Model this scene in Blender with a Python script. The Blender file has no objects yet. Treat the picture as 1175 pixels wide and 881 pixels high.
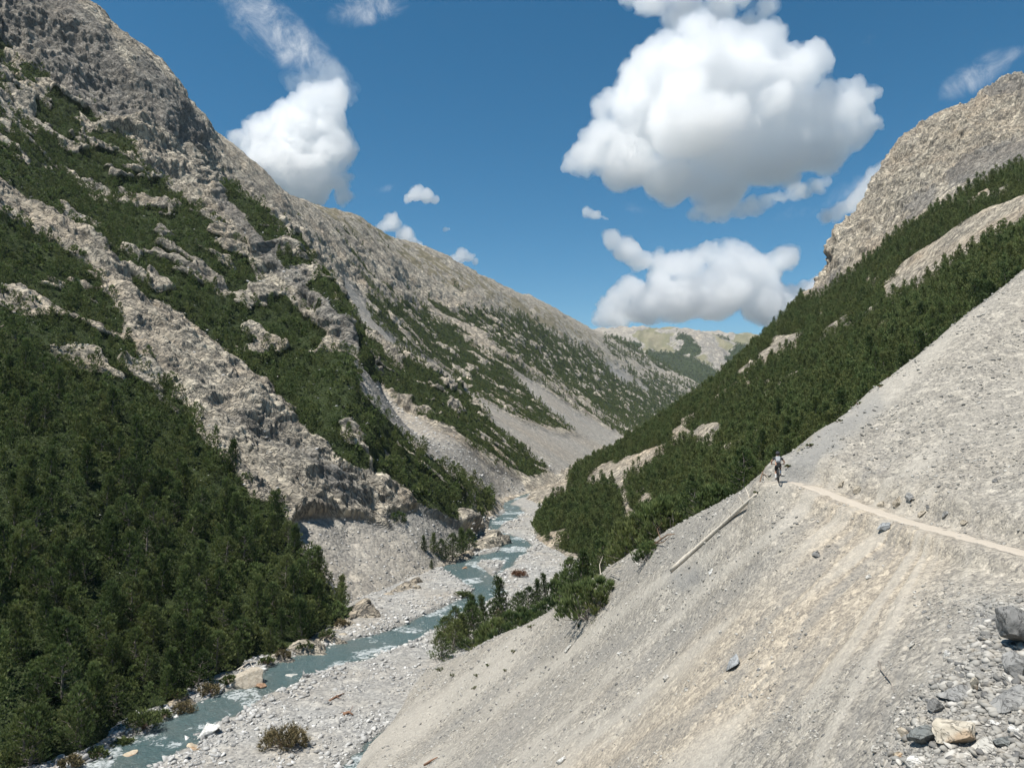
import bpy, math, random
import numpy as np
from mathutils import Vector, Matrix

R = math.radians
rng = np.random.default_rng(7)
random.seed(7)
scene = bpy.context.scene
COL = scene.collection

# ------------------------------------------------------------------ camera model
FPX, CX, CY = 848.0, 587.5, 440.5          # focal length and centre of the photograph in its own pixels
PITCH = math.atan(29.5 / FPX)
SP, CP = math.sin(PITCH), math.cos(PITCH)

def ray(px, py):
    """slopes (x/y, z/y) of the view ray through a photograph pixel"""
    xc = (np.asarray(px, float) - CX) / FPX
    yc = -(np.asarray(py, float) - CY) / FPX
    yy = CP - yc * SP
    return xc / yy, (SP + yc * CP) / yy

def proj(x, y, z):
    f = y * CP + z * SP
    up = -y * SP + z * CP
    return CX + FPX * x / f, CY - FPX * up / f

# ------------------------------------------------------------------ noise
_perm = np.random.default_rng(11).permutation(256).astype(np.int32)
_perm = np.concatenate([_perm, _perm, _perm])
_g3 = np.random.default_rng(12).normal(size=(256, 3)).astype(np.float32)
_g3 /= np.linalg.norm(_g3, axis=1)[:, None]

def pnoise(x, y, z):
    x = np.asarray(x, np.float32); y = np.asarray(y, np.float32); z = np.asarray(z, np.float32)
    x, y, z = np.broadcast_arrays(x, y, z)
    xi = np.floor(x).astype(np.int32); yi = np.floor(y).astype(np.int32); zi = np.floor(z).astype(np.int32)
    xf = x - xi; yf = y - yi; zf = z - zi
    xi &= 255; yi &= 255; zi &= 255
    u = xf * xf * xf * (xf * (xf * 6 - 15) + 10); v = yf * yf * yf * (yf * (yf * 6 - 15) + 10); w = zf * zf * zf * (zf * (zf * 6 - 15) + 10)
    out = 0
    for i in (0, 1):
        a = _perm[xi + i]; wu = u if i else 1 - u
        for j in (0, 1):
            b = _perm[a + yi + j]; wv = v if j else 1 - v
            for k in (0, 1):
                g = _g3[_perm[b + zi + k]]; ww = w if k else 1 - w
                out = out + wu * wv * ww * (g[..., 0] * (xf - i) + g[..., 1] * (yf - j) + g[..., 2] * (zf - k))
    return out * 1.5

def fbm(x, y, z, octs=4, gain=.5, ridged=False):
    a, s, f = 1.0, 0, 1.0
    for o in range(octs):
        n = pnoise(x * f + o * 17.3, y * f + o * 5.1, z * f + o * 9.7)
        s = s + a * ((1 - 2 * np.abs(n)) if ridged else n)
        a *= gain; f *= 2.03
    return s

def terrace(x, n, s=.16):
    q = x * n; f = np.floor(q); return (f + sstep(.5 - s, .5 + s, q - f)) / n
def sstep(a, b, x):
    t = np.clip((x - a) / (b - a), 0, 1)
    return t * t * (3 - 2 * t)

# ------------------------------------------------------------------ picture-plane maps (where on the ground each cover lies)
MX0, MY0, MW, MH = -500, -300, 2200, 1400
def poly_map(*polys, blur=0):
    m = np.zeros((MH, MW), np.float32)
    for p in polys:
        p = np.array(p, float)
        x0 = max(int(p[:, 0].min()) - 1, MX0); x1 = min(int(p[:, 0].max()) + 2, MX0 + MW)
        y0 = max(int(p[:, 1].min()) - 1, MY0); y1 = min(int(p[:, 1].max()) + 2, MY0 + MH)
        X, Y = np.meshgrid(np.arange(x0, x1) + .5, np.arange(y0, y1) + .5)
        ins = np.zeros(X.shape, bool)
        for (ax, ay), (bx, by) in zip(p, np.roll(p, -1, 0)):
            if ay == by: continue
            c = ((ay > Y) != (by > Y)) & (X < (bx - ax) * (Y - ay) / (by - ay) + ax)
            ins ^= c
        sub = m[y0 - MY0:y1 - MY0, x0 - MX0:x1 - MX0]
        sub[ins] = 1
    for _ in range(3 if blur else 0):
        for ax in (0, 1):
            c = np.cumsum(m, axis=ax, dtype=np.float64)
            hi = np.take(c, np.clip(np.arange(m.shape[ax]) + blur, 0, m.shape[ax] - 1), axis=ax)
            lo = np.take(c, np.clip(np.arange(m.shape[ax]) - blur - 1, 0, m.shape[ax] - 1), axis=ax)
            m = ((hi - lo) / (2 * blur + 1)).astype(np.float32)
    return m
def sample(m, px, py):
    return m[np.clip(np.round(py - MY0 - .5).astype(int), 0, MH - 1), np.clip(np.round(px - MX0 - .5).astype(int), 0, MW - 1)]

# ------------------------------------------------------------------ land layers: v = z/y as a smooth surface over (u = x/y, ln y)
def tps(pts):
    P = np.array(pts, float)
    X = np.c_[P[:, 0] * 1.0, P[:, 1] * .45]
    n = len(X)
    def k(a, b):
        r2 = ((a[:, None, :] - b[None]) ** 2).sum(-1)
        return r2 * np.log(r2 + 1e-12)
    A = np.zeros((n + 3, n + 3)); A[:n, :n] = k(X, X) + np.eye(n) * 2e-4
    A[:n, n] = 1; A[:n, n + 1:] = X; A[n, :n] = 1; A[n + 1:, :n] = X.T
    w = np.linalg.solve(A, np.r_[P[:, 2], 0, 0, 0])
    def f(U, L):
        Q = np.c_[np.ravel(U), np.ravel(L) * .45]
        out = np.empty(len(Q))
        for s in range(0, len(Q), 20000):
            q = Q[s:s + 20000]
            out[s:s + 20000] = k(q, X) @ w[:n] + w[n] + q @ w[n + 1:]
        return out.reshape(np.shape(U))
    return f

def ctrl(px, py, d=None, z=None):
    u, v = ray(px, py)
    if d is None: d = z / v
    return (float(u), math.log(float(d)), float(v))
def hid(px, d, z):
    u, _ = ray(px, 440)
    return (float(u), math.log(d), z / d)

class Layer:
    def __init__(self, name, pts, u0, u1, d0, d1, nu, nd, rows=None):
        self.name = name; self.u = np.linspace(u0, u1, nu); self.l = np.linspace(math.log(d0), math.log(d1), nd)
        if rows: self.l = np.concatenate([np.linspace(math.log(p), math.log(q), n, endpoint=False) for p, q, n in rows] + [[math.log(rows[-1][1])]])      # denser where the land is steep
        f = tps(pts)
        cu = np.linspace(u0, u1, 160); cl = np.linspace(self.l[0], self.l[-1], 160)       # coarse solve, bicubic-ish upsample
        C = f(*np.meshgrid(cu, cl))
        def cub(M, src, dst, axis):
            t = (dst - src[0]) / (src[1] - src[0]); i = np.clip(np.floor(t).astype(int), 0, len(src) - 2); t = t - i
            g = lambda k: np.take(M, np.clip(i + k, 0, len(src) - 1), axis=axis)
            sh = [1, 1]; sh[axis] = -1; t = t.reshape(sh)
            a, b, c, e = g(-1), g(0), g(1), g(2)
            return b + .5 * t * (c - a + t * (2 * a - 5 * b + 4 * c - e + t * (3 * (b - c) + e - a)))
        V = cub(cub(C, cl, self.l, 0), cu, self.u, 1)
        self.U, self.L = np.meshgrid(self.u, self.l)
        self.D = np.exp(self.L)
        self.X = self.U * self.D; self.Y = self.D; self.Z = V * self.D
        self.PX, self.PY = proj(self.X, self.Y, self.Z)
        self.att = {}
    def zat(self, x, y, grid=None):
        g = self.Z if grid is None else grid
        u = x / y; l = np.log(np.maximum(y, .5))
        fu = (u - self.u[0]) / (self.u[1] - self.u[0]); fl = np.interp(l, self.l, np.arange(len(self.l)), left=-1, right=len(self.l) + 1)
        bad = (fu < 0) | (fl < 0) | (fu > len(self.u) - 1) | (fl > len(self.l) - 1)
        i = np.clip(np.floor(fl).astype(int), 0, len(self.l) - 2); j = np.clip(np.floor(fu).astype(int), 0, len(self.u) - 2)
        a = np.clip(fl - i, 0, 1); b = np.clip(fu - j, 0, 1)
        r = (g[i, j] * (1 - a) * (1 - b) + g[i + 1, j] * a * (1 - b) + g[i, j + 1] * (1 - a) * b + g[i + 1, j + 1] * a * b)
        return np.where(bad, -1e4, r)

c, h = ctrl, hid
def floor_z(d):
    return -40 + np.maximum(0, d - 200) * .0105

LEFT_PTS = [c(x, y, z=-40.6) for x, y in [(-250, 1010), (-100, 945), (60, 885), (130, 845), (200, 805), (270, 772), (330, 748), (393, 708), (440, 682), (500, 655), (535, 632), (560, 600)]]
LEFT_PTS += [c(575, 578, z=-39.5), c(600, 567, z=-39), c(640, 553, 388), c(690, 515, 660), c(730, 500, 905), c(800, 480, 1900)]
LEFT_PTS += [h(660, 250, -58), h(720, 400, -62), h(560, 160, -62), h(480, 115, -62), h(350, 85, -66), h(200, 70, -62), h(0, 55, -58), h(900, 1000, -90), h(900, 500, -110), h(1000, 2500, -60)]
LEFT_PTS += [c(-150, 700, 95), c(-150, 500, 130), c(-150, 300, 180), c(-150, 100, 260), c(-150, -100, 350), c(-150, -180, 420), h(-150, 600, 240),
             c(-300, 600, 85), c(-300, 300, 140), c(-300, 0, 220), c(-300, -200, 330)]
LEFT_PTS += [c(0, 700, 105), c(0, 600, 125), c(0, 500, 150), c(0, 400, 180), c(0, 300, 215), c(0, 220, 250), c(0, 100, 325), c(0, 50, 372), c(0, 0, 390), c(0, -62, 425), h(0, 600, 235)]
LEFT_PTS += [c(100, 820, 92), c(100, 720, 108), c(100, 620, 128), c(100, 520, 155), c(100, 420, 190), c(100, 330, 225), c(100, 250, 272), c(100, 135, 362), c(100, 60, 388), c(100, 14, 425), h(100, 600, 205)]
LEFT_PTS += [c(200, 700, 122), c(200, 600, 150), c(200, 500, 180), c(200, 450, 200), c(200, 350, 242), c(200, 250, 302), c(200, 200, 352), c(200, 140, 388), c(200, 107, 430), h(200, 620, 175)]
LEFT_PTS += [c(290, 700, 133), c(290, 600, 161), c(290, 500, 190), c(290, 430, 225), c(290, 350, 265), c(290, 290, 292)]
LEFT_PTS += [c(345, 660, 150), c(345, 605, 172), c(350, 575, 179), c(350, 530, 190), c(350, 480, 207), c(350, 430, 235), c(350, 370, 265)]
LEFT_PTS += [c(266, 216, 330), c(298, 250, 305), c(336, 288, 288), c(372, 322, 275), c(393, 350, 265), c(411, 390, 250)]
LEFT_PTS += [h(266, 400, 72), h(298, 385, 58), h(336, 370, 42), h(372, 355, 28), h(393, 340, 16), h(415, 320, -2)]
LEFT_PTS += [c(240, 150, 470), c(266, 185, 480), c(300, 202, 565), c(300, 228, 470), c(350, 230, 700), c(350, 275, 500), c(400, 246, 850), c(400, 300, 640), c(400, 350, 500)]
LEFT_PTS += [h(300, 850, 170), h(400, 1300, 180)]
LEFT_PTS += [c(400, 640, 172), c(400, 600, 184), c(400, 560, 190), c(400, 520, 198), c(400, 450, 215), c(400, 410, 238)]
LEFT_PTS += [c(430, 264, 950), c(430, 330, 640), c(430, 375, 500), c(430, 410, 395), c(435, 450, 265), c(430, 480, 219), c(430, 520, 207), c(430, 560, 198), c(430, 590, 192), c(430, 615, 184)]
LEFT_PTS += [c(480, 284, 1150), c(480, 350, 800), c(480, 420, 540), c(480, 460, 370), c(480, 500, 262), c(480, 560, 216), c(480, 610, 196), h(480, 1700, 150)]
LEFT_PTS += [c(520, 545, 245), c(520, 510, 310), c(560, 321, 1400), c(560, 400, 800), c(560, 470, 490), c(560, 530, 340), c(560, 570, 283), h(560, 2200, 150)]
LEFT_PTS += [c(600, 341, 1800), c(640, 363, 2100), c(640, 420, 1150), c(640, 470, 720), c(640, 520, 480), h(640, 3000, 160), c(700, 389, 2650), c(700, 440, 1500), c(700, 490, 880), h(700, 3600, 150)]
LEFT_PTS += [c(760, 421, 2800), c(760, 460, 1900), c(760, 488, 1300), h(760, 3800, 60), c(830, 453, 3000), c(830, 475, 2200), h(830, 4000, -60)]

SCREE_PTS = [c(*p) for p in [
    (1300, 215, 72), (1175, 312, 60), (1100, 371, 58), (1000, 449, 54), (940, 496, 50), (905, 528, 47.5), (893, 548, 45.5), (870, 553, 48), (850, 563, 51), (820, 577, 55), (800, 588, 57.5), (780, 598, 60.5), (760, 608, 64), (730, 628, 70), (700, 650, 77), (670, 673, 84), (640, 697, 91), (580, 730, 104),
    (1240, 650, 26), (1175, 635, 28.5), (1090, 612, 33), (1040, 598, 36.5), (985, 580, 40), (940, 562, 43.3), (918, 555, 44.6),
    (1240, 560, 31), (1240, 400, 46), (1175, 560, 34), (1175, 470, 43), (1175, 390, 52), (1080, 500, 43.5), (1000, 545, 43), (1080, 440, 50), (1000, 490, 49),
    (1175, 720, 22.5), (1175, 800, 19.3), (1175, 881, 17), (1060, 720, 26), (1060, 800, 21), (1060, 881, 18), (960, 690, 33), (960, 800, 25.5), (960, 881, 21.5),
    (850, 640, 44), (850, 760, 34), (850, 881, 27), (780, 700, 48), (780, 830, 33.5), (700, 720, 60), (700, 800, 46), (700, 881, 37), (620, 760, 76), (587, 800, 70), (587, 881, 49), (500, 830, 86), (500, 881, 66), (560, 960, 42), (800, 980, 24), (1100, 980, 14.5)]]
SCREE_PTS += [c(500, 764, z=-40.4), c(465, 800, z=-40.4), c(430, 850, z=-40.5), (c(400, 893, z=-40.6)), c(350, 960, z=-40.8), h(300, 95, -60), h(400, 130, -60), h(200, 60, -50)]
SCREE_PTS += [h(1300, 95, 14), h(1175, 80, 5), h(1100, 78, 0), h(1000, 74, -7), h(940, 68, -9), h(893, 62, -12), h(850, 70, -15), h(800, 77, -20), h(760, 86, -23), h(730, 92, -27), h(700, 98, -31), h(670, 105, -36), h(640, 112, -41), h(580, 124, -50), h(500, 140, -58)]
SCREE_PTS += [h(1175, 120, -12), h(1000, 120, -30), h(850, 120, -40), h(700, 150, -60)]
SCREE_PTS += [h(587, 14, -10.5), h(1100, 9, -6.2), h(587, 5, -4.5), h(1250, 5, -3.8), h(300, 30, -28), h(350, 12, -9.5)]

RIGHT_PTS = [c(740, 642, z=-39.8), c(690, 640, z=-39.8), c(650, 637, z=-39.8), c(622, 622, z=-39.8), c(612, 603, z=-39.8), c(625, 580, z=-39), c(606, 574, z=-39), c(612, 560, 385), c(640, 548, 410)]
RIGHT_PTS += [c(650, 547, 392), c(700, 524, 372), c(760, 484, 362), c(830, 434, 362), c(880, 386, 372), c(925, 348, 382), c(942, 338, 385), c(1000, 302, 350), c(1060, 262, 322), c(1110, 230, 310), c(1175, 195, 292), c(1300, 130, 260)]
RIGHT_PTS += [h(650, 450, -42), h(700, 450, -30), h(760, 450, -18), h(830, 460, 0), h(880, 470, 25), h(925, 470, 40), h(650, 600, -70), h(760, 600, -60), h(880, 600, -20)]
RIGHT_PTS += [c(850, 500, 222), c(1000, 400, 212), c(1175, 260, 222), c(700, 600, 228), c(660, 600, 236), c(660, 570, 300), c(740, 560, 262), c(900, 450, 240), c(800, 540, 215), c(900, 520, 160), c(1000, 450, 152), c(1100, 375, 150), c(1175, 312, 150), c(800, 590, 155), c(780, 610, 152)]
RIGHT_PTS += [h(740, 130, -46), h(640, 170, -52), h(600, 200, -56), h(900, 110, -30), h(1000, 100, -20), h(1175, 100, -2), h(1300, 100, 10), h(560, 300, -60), h(560, 400, -60), h(500, 220, -80), h(400, 300, -100)]
RIGHT_PTS += [c(946, 300, 405), c(962, 268, 420), c(1000, 204, 450), c(1050, 152, 480), c(1100, 116, 500), c(1130, 102, 518), c(1175, 95, 540), c(1300, 90, 580), c(1000, 260, 395), c(1060, 200, 400), c(1110, 160, 420), c(1175, 150, 390), c(1300, 60, 420)]
RIGHT_PTS += [h(946, 500, 45), h(962, 520, 60), h(1000, 560, 120), h(1050, 600, 170), h(1130, 680, 220), h(1175, 700, 230), h(1300, 760, 250)]

FAR_PTS = [c(600, 372, 4300), c(660, 380, 4300), c(700, 380, 4200), c(720, 378, 4200), c(745, 378, 4250), c(790, 380, 4250), c(830, 384, 4300), (c(870, 386, 4350)), c(950, 395, 4500),
           c(700, 440, 3400), c(760, 440, 3400), c(800, 452, 3200), c(850, 452, 3300), c(900, 470, 3100), h(700, 2800, 20), h(900, 2800, -40), h(700, 5200, 380), h(800, 5200, 380), h(900, 5200, 380), c(820, 420, 3600), c(780, 415, 3750), c(740, 412, 3700)]

LEFT = Layer('left', LEFT_PTS, -1.02, .42, 52, 4200, 1200, 0, [(52, 130, 160), (130, 450, 1150), (450, 1000, 320), (1000, 4200, 280)])
SCREE = Layer('scree', SCREE_PTS, -.5, 1.05, 5, 150, 950, 900)
RIGHT = Layer('right', RIGHT_PTS, -.06, 1.0, 95, 800, 1000, 0, [(95, 240, 330), (240, 560, 900), (560, 800, 120)])
FAR = Layer('far', FAR_PTS, .0, .5, 2800, 5200, 300, 180)
FLOOR = Layer('floor', [h(x, d, float(floor_z(d))) for x in (-300, 0, 300, 600, 900) for d in (40, 100, 200, 300, 500, 900, 1500)], -1.0, .35, 45, 1200, 900, 800)
# ------------------------------------------------------------------ covers, drawn where the photograph shows them
F1 = [(0, 258), (40, 275), (75, 300), (105, 315), (125, 345), (140, 396), (163, 428), (195, 452), (218, 478), (224, 504), (245, 531), (272, 556), (293, 578), (318, 592), (328, 630), (365, 662), (397, 706), (390, 722), (330, 748), (270, 772), (215, 798), (170, 832), (100, 868), (60, 888), (-120, 960), (-400, 1000), (-400, 200)]
F2 = [(-400, -60), (-60, 10), (0, 48), (40, 76), (75, 106), (110, 135), (150, 160), (170, 195), (205, 225), (245, 265), (289, 310), (327, 341), (360, 373), (400, 403), (425, 455), (470, 500), (520, 543), (568, 573), (562, 592), (546, 606), (520, 600), (478, 577), (440, 548), (398, 524), (345, 491), (320, 466), (290, 431), (240, 397), (215, 364), (165, 347), (130, 310), (95, 272), (60, 242), (0, 197), (-60, 160), (-400, 60)]
F2B = [(250, 185), (270, 215), (298, 248), (336, 284), (372, 316), (393, 345), (413, 386), (405, 392), (375, 345), (335, 315), (300, 280), (268, 240), (245, 210)]
F3 = [(403, 372), (430, 393), (470, 413), (520, 443), (570, 483), (612, 520), (632, 541), (600, 548), (560, 520), (520, 490), (470, 470), (432, 440), (410, 410)]
F3B = [(540, 510), (600, 525), (640, 532), (655, 545), (600, 552), (555, 545), (500, 512)]
F4 = [(428, 338), (455, 345), (480, 350), (530, 385), (590, 430), (650, 475), (720, 500), (705, 509), (650, 495), (590, 482), (540, 455), (500, 430), (455, 395), (425, 368), (412, 350)]
F5 = [(545, 352), (600, 365), (650, 393), (700, 418), (760, 438), (800, 462), (770, 490), (740, 502), (705, 484), (650, 452), (600, 424), (560, 392), (520, 360)]
F6 = [(700, 395), (735, 402), (770, 400), (800, 415), (830, 420), (860, 392), (880, 392), (870, 430), (830, 460), (800, 480), (760, 450), (720, 420)]
F7 = [(612, 603), (640, 575), (655, 546), (700, 521), (760, 481), (830, 431), (870, 386), (905, 351), (945, 336), (1000, 297), (1060, 252), (1120, 217), (1175, 192), (1300, 130), (1300, 215), (1175, 311), (1100, 371), (1000, 449), (940, 496), (890, 545), (800, 592), (745, 640), (690, 640), (650, 636), (621, 621)]
F7X = [[(1010, 330), (1050, 290), (1110, 250), (1175, 222), (1300, 160), (1300, 200), (1175, 262), (1110, 298), (1060, 338), (1015, 352)], [(868, 410), (890, 388), (925, 376), (928, 394), (890, 416), (868, 424)], [(842, 428), (862, 412), (870, 420), (850, 444)], [(662, 560), (690, 536), (735, 520), (755, 513), (766, 522), (742, 548), (712, 550), (684, 566)], [(786, 504), (806, 488), (830, 483), (828, 508), (806, 522)], [(698, 545), (714, 546), (728, 592), (718, 604)], [(724, 604), (738, 564), (750, 566), (742, 608)], [(770, 500), (792, 493), (790, 516), (770, 520)], [(868, 478), (884, 466), (888, 480), (870, 494)], [(1000, 376), (1030, 358), (1034, 372), (1004, 390)], [(612, 566), (650, 545), (655, 560), (622, 584)]]
F7S = [[(712, 624), (750, 604), (792, 584), (790, 604), (745, 632), (712, 646)]]
F9 = [(483, 628), (500, 618), (520, 618), (537, 608), (538, 632), (508, 644)]
F10 = [(600, 572), (620, 556), (645, 545), (640, 560), (615, 576)]
F11 = [(612, 566), (650, 548), (660, 556), (640, 575), (615, 582)]
S1 = [(330, 598), (365, 590), (410, 592), (450, 605), (500, 655), (440, 685), (395, 706), (365, 662), (328, 632)]
S2 = [(395, 395), (432, 438), (470, 475), (520, 505), (560, 535), (600, 553), (602, 566), (575, 574), (525, 543), (470, 505), (425, 460)]
S3 = [(385, 305), (415, 335), (430, 365), (460, 393), (512, 430), (545, 455), (600, 485), (650, 498), (700, 506), (692, 520), (640, 545), (610, 525), (560, 478), (500, 430), (450, 400), (412, 375), (395, 345)]
S4 = [(585, 425), (620, 440), (660, 470), (715, 500), (705, 512), (660, 496), (610, 455)]
S5 = [(694, 408), (712, 424), (750, 450), (742, 452), (700, 428)]
S6 = [(438, 590), (480, 580), (520, 602), (545, 612), (535, 632), (500, 652), (450, 605)]
GR = [(330, 222), (400, 246), (480, 284), (560, 321), (640, 363), (690, 388), (690, 400), (640, 388), (560, 350), (480, 312), (420, 275), (350, 240)]
GR2 = [(400, 246), (430, 264), (470, 290), (440, 285), (400, 262)]
WARM = [(895, 552), (940, 556), (1000, 575), (1080, 618), (1070, 690), (1000, 740), (900, 800), (800, 850), (720, 900), (620, 900), (760, 790), (870, 700), (930, 640), (950, 590)]
GREY = [[(880, 552), (930, 505), (1010, 447), (1010, 470), (960, 515), (915, 552)], [(770, 658), (800, 645), (810, 662), (790, 674), (772, 674)], [(1120, 690), (1150, 690), (1140, 790), (1115, 800)]]

STAIN = [[(-60, -40), (60, -10), (130, 55), (165, 120), (155, 150), (110, 137), (75, 108), (40, 78), (0, 50), (-60, 20)], [(150, 60), (200, 108), (240, 152), (235, 175), (190, 150), (160, 110)], [(245, 190), (300, 260), (345, 310), (385, 350), (412, 388), (398, 402), (350, 345), (300, 300), (255, 250)], [(345, 535), (390, 545), (420, 575), (400, 585), (365, 560)]]  # cliff band weathering streaks; shoulder and overhang patches are painted shade
DARK_R = [[(1090, 190), (1140, 165), (1200, 150), (1200, 185), (1130, 205), (1085, 222)], [(1040, 230), (1075, 205), (1080, 225), (1050, 262), (1035, 262)], [(945, 318), (962, 300), (958, 322), (946, 332)], [(1125, 98), (1190, 92), (1190, 112), (1130, 112)]]  # darker patches on the right peak
stainShadeL = poly_map(*STAIN, blur=4); darkR = poly_map(*DARK_R, blur=4)
vegL = poly_map(F1, F2, blur=3); vegL = np.maximum(vegL, .85 * poly_map(F3, F2B, F9, blur=2)); vegL = np.maximum(vegL, .72 * poly_map(F4, F5, blur=2)); vegL = np.maximum(vegL, .38 * poly_map(F3B, blur=3))
scrL = poly_map(S1, S2, S3, S4, S5, S6, blur=2)
vegR = poly_map(F7, blur=2) * (1 - poly_map(*F7X, blur=2)) * (1 - poly_map(*F7S, blur=1))
vegF = poly_map(F6, blur=3)
grsL = poly_map(GR, blur=6); grsG = poly_map(GR2, blur=4)
warmM = poly_map(WARM, blur=14); greyM = poly_map(*GREY, blur=5)

def push(G, a):
    """move the surface along its own (smooth) normal"""
    gu = [np.gradient(q, axis=1) for q in (G.X, G.Y, G.Z)]; gl = [np.gradient(q, axis=0) for q in (G.X, G.Y, G.Z)]
    n = np.cross(np.stack(gu, -1), np.stack(gl, -1)); n /= np.linalg.norm(n, axis=-1, keepdims=True) + 1e-12
    n *= np.sign(n[..., 2:3] + 1e-9)
    G.MX = G.X + a * n[..., 0]; G.MY = G.Y + a * n[..., 1]; G.MZ = G.Z + a * n[..., 2]
    G.Z = G.Z + a * np.clip(1 / np.maximum(n[..., 2], .45), 1, 2) * .8
# ---- left mountainside
G = LEFT
X, Y, Z = G.X, G.Y, G.Z
n_big = fbm(X * .018, Y * .022, Z * .018, 4)
n_med = fbm(X * .07, Y * .085, Z * .07, 4)
scr = sample(scrL, G.PX + n_med * 5, G.PY + n_big * 5)
veg = sample(vegL, G.PX + n_med * 7, G.PY + n_big * 7)
rockgap = sstep(.10, .34, fbm(X * .05 + 9, Y * .1, Z * .05, 3) + .12 * sstep(260, 190, G.PY)) * sstep(150, 215, G.D)        # bare rock showing between the pines
veg = veg * (1 - .8 * rockgap)
far_scrub = sstep(360, 700, G.D) * sstep(.12, .3, fbm(X * .012, Y * .03, Z * .012, 4) - .25 * scr + sstep(-.12, .05, G.Z / G.D - .28) * -.4) * .6
veg = np.maximum(veg, far_scrub * (1 - sstep(.05, .3, sample(grsL, G.PX, G.PY + 8))))
veg = veg * (1 - .85 * scr)
rock = np.clip(1 - scr - veg * .75, 0, 1)
fall = (X - .85 * Z) / 1.31                                                    # distance measured down the slope
ribs = fbm(fall * .008, Y * .045, 1.5, 5, .5, True)
crag = fbm(fall * .035 + 3, Y * .075, (Z + .85 * X) * .05, 5, .5, True)
fine = fbm(fall * .14, Y * .3, (Z + .85 * X) * .2, 4, .5, True)
step = fbm(X * .03, Y * .03, (Z + .25 * Y - .3 * X) * .07, 4, .5)                   # ledges of the bedding
step = step + .3 * np.sin(step * 8)
hgt_ = (Z + .85 * X) / 1.31
ter1 = terrace(fbm(fall * .011 + 7, Y * .03, hgt_ * .03 + 2, 4, .5), 5, .13)
ter2 = terrace(fbm(fall * .045, Y * .10 + 3, hgt_ * .08, 4, .5), 4, .14)
ter3 = terrace(fbm(fall * .16, Y * .34 + 3, hgt_ * .25, 3, .5), 3, .16)
nose = np.exp(-(((G.PX - 370) / 80) ** 2 + ((G.PY - 535) / 65) ** 2)) * sstep(215, 195, G.D)
cliff = sstep(300, 350, G.D) * sstep(520, 450, G.D)
ridge_y = np.interp(G.PX, [-150, 0, 100, 200, 240, 300, 350, 400, 480, 560, 640, 700, 760, 830], [-180, -62, 14, 107, 150, 202, 230, 246, 284, 321, 363, 389, 421, 453])
sky_fade = .5 + .5 * sstep(4, 60, G.PY - ridge_y)
amp = sky_fade * (.12 + rock * (1 + .55 * cliff + .5 * nose)) * sstep(60, 130, G.D) * (1 - .8 * sstep(455, 505, G.PY) * sstep(222, 250, G.D))
dz = amp * ((ribs - .75) * 3.2 * sstep(150, 260, G.D) + (crag - .75) * 1.1 + (fine - .75) * .35 + step * .5 + (ter1 + .1) * 5.0 + (ter2 + .12) * 2.2 + (ter3 + .15) * .7)
far_damp = 1 + .5 * sstep(600, 1500, G.D)
push(G, dz * far_damp * (1 - scr * .85) + fbm(X * .4, Y * .4, 0, 2) * .12)
G.att = dict(fall=fall, across=Y, hgt=(Z + .85 * X) / 1.31, stain=sample(stainShadeL, G.PX + n_med * 10, G.PY + n_med * 6), rock=rock, veg=veg, scree=scr, grass=np.maximum(sample(grsL, G.PX, G.PY) * sstep(-.3, .4, n_med + .5 * n_big), .9 * sstep(.2, .5, n_big) * sstep(900, 1500, G.D) * .5), green=sample(grsG, G.PX, G.PY), warm=np.clip(.35 + n_big * .7, 0, 1))

# ---- right wooded mountainside and its rock peak
G = RIGHT
X, Y, Z = G.X, G.Y, G.Z
n_big = fbm(X * .03, Y * .022, Z * .03, 4); n_med = fbm(X * .09, Y * .07, Z * .09, 4)
veg = sample(vegR, G.PX + n_med * 5, G.PY + n_big * 5) * (1 - .95 * sstep(.33, .46, fbm(X * .045 + 5, Y * .04, Z * .045, 3)))
veg = np.maximum(veg, sstep(200, 110, G.D) * .85)
rock = np.clip(1 - veg, 0, 1)
peak = sstep(330, 400, G.D) * rock
fall = (X + .7 * Z) / 1.2; hgt = Z - .75 * X
crag = fbm(X * .03 + 3, Y * .03, Z * .05, 5, .5, True); fine = fbm(fall * .12, Y * .22, hgt * .2, 4, .5, True)
bed = fbm(fall * .012, Y * .02, (Z - .55 * X - .2 * Y) * .075, 4, .5, False); bed = bed + .3 * np.sin(bed * 9)      # tilted beds of the peak
tb = terrace(fbm(fall * .010, Y * .016, hgt * .035, 4, .5), 6, .13) * 6.0 + terrace(fbm(fall * .04, Y * .07, hgt * .13, 4, .5), 4, .14) * 2.4
push(G, rock * (peak * (tb * 1.35 - 3.0) + (crag - .75) * (.7 + 1.6 * peak) + (fine - .75) * (.35 + .6 * peak) + peak * bed * 2.4) + (1 - rock) * n_med * .5)
G.att = dict(fall=fall, across=Y - .15 * X, hgt=hgt / 1.25, stain=sample(darkR, G.PX + n_med * 10, G.PY + n_med * 6), rock=np.clip(rock * 1.0, 0, 1), veg=veg, scree=np.clip(rock - peak, 0, 1) * .6, grass=sstep(.3, .45, Z / G.D - .02) * 0, green=0 * Z, warm=np.clip(.5 + n_big, 0, 1))

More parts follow.
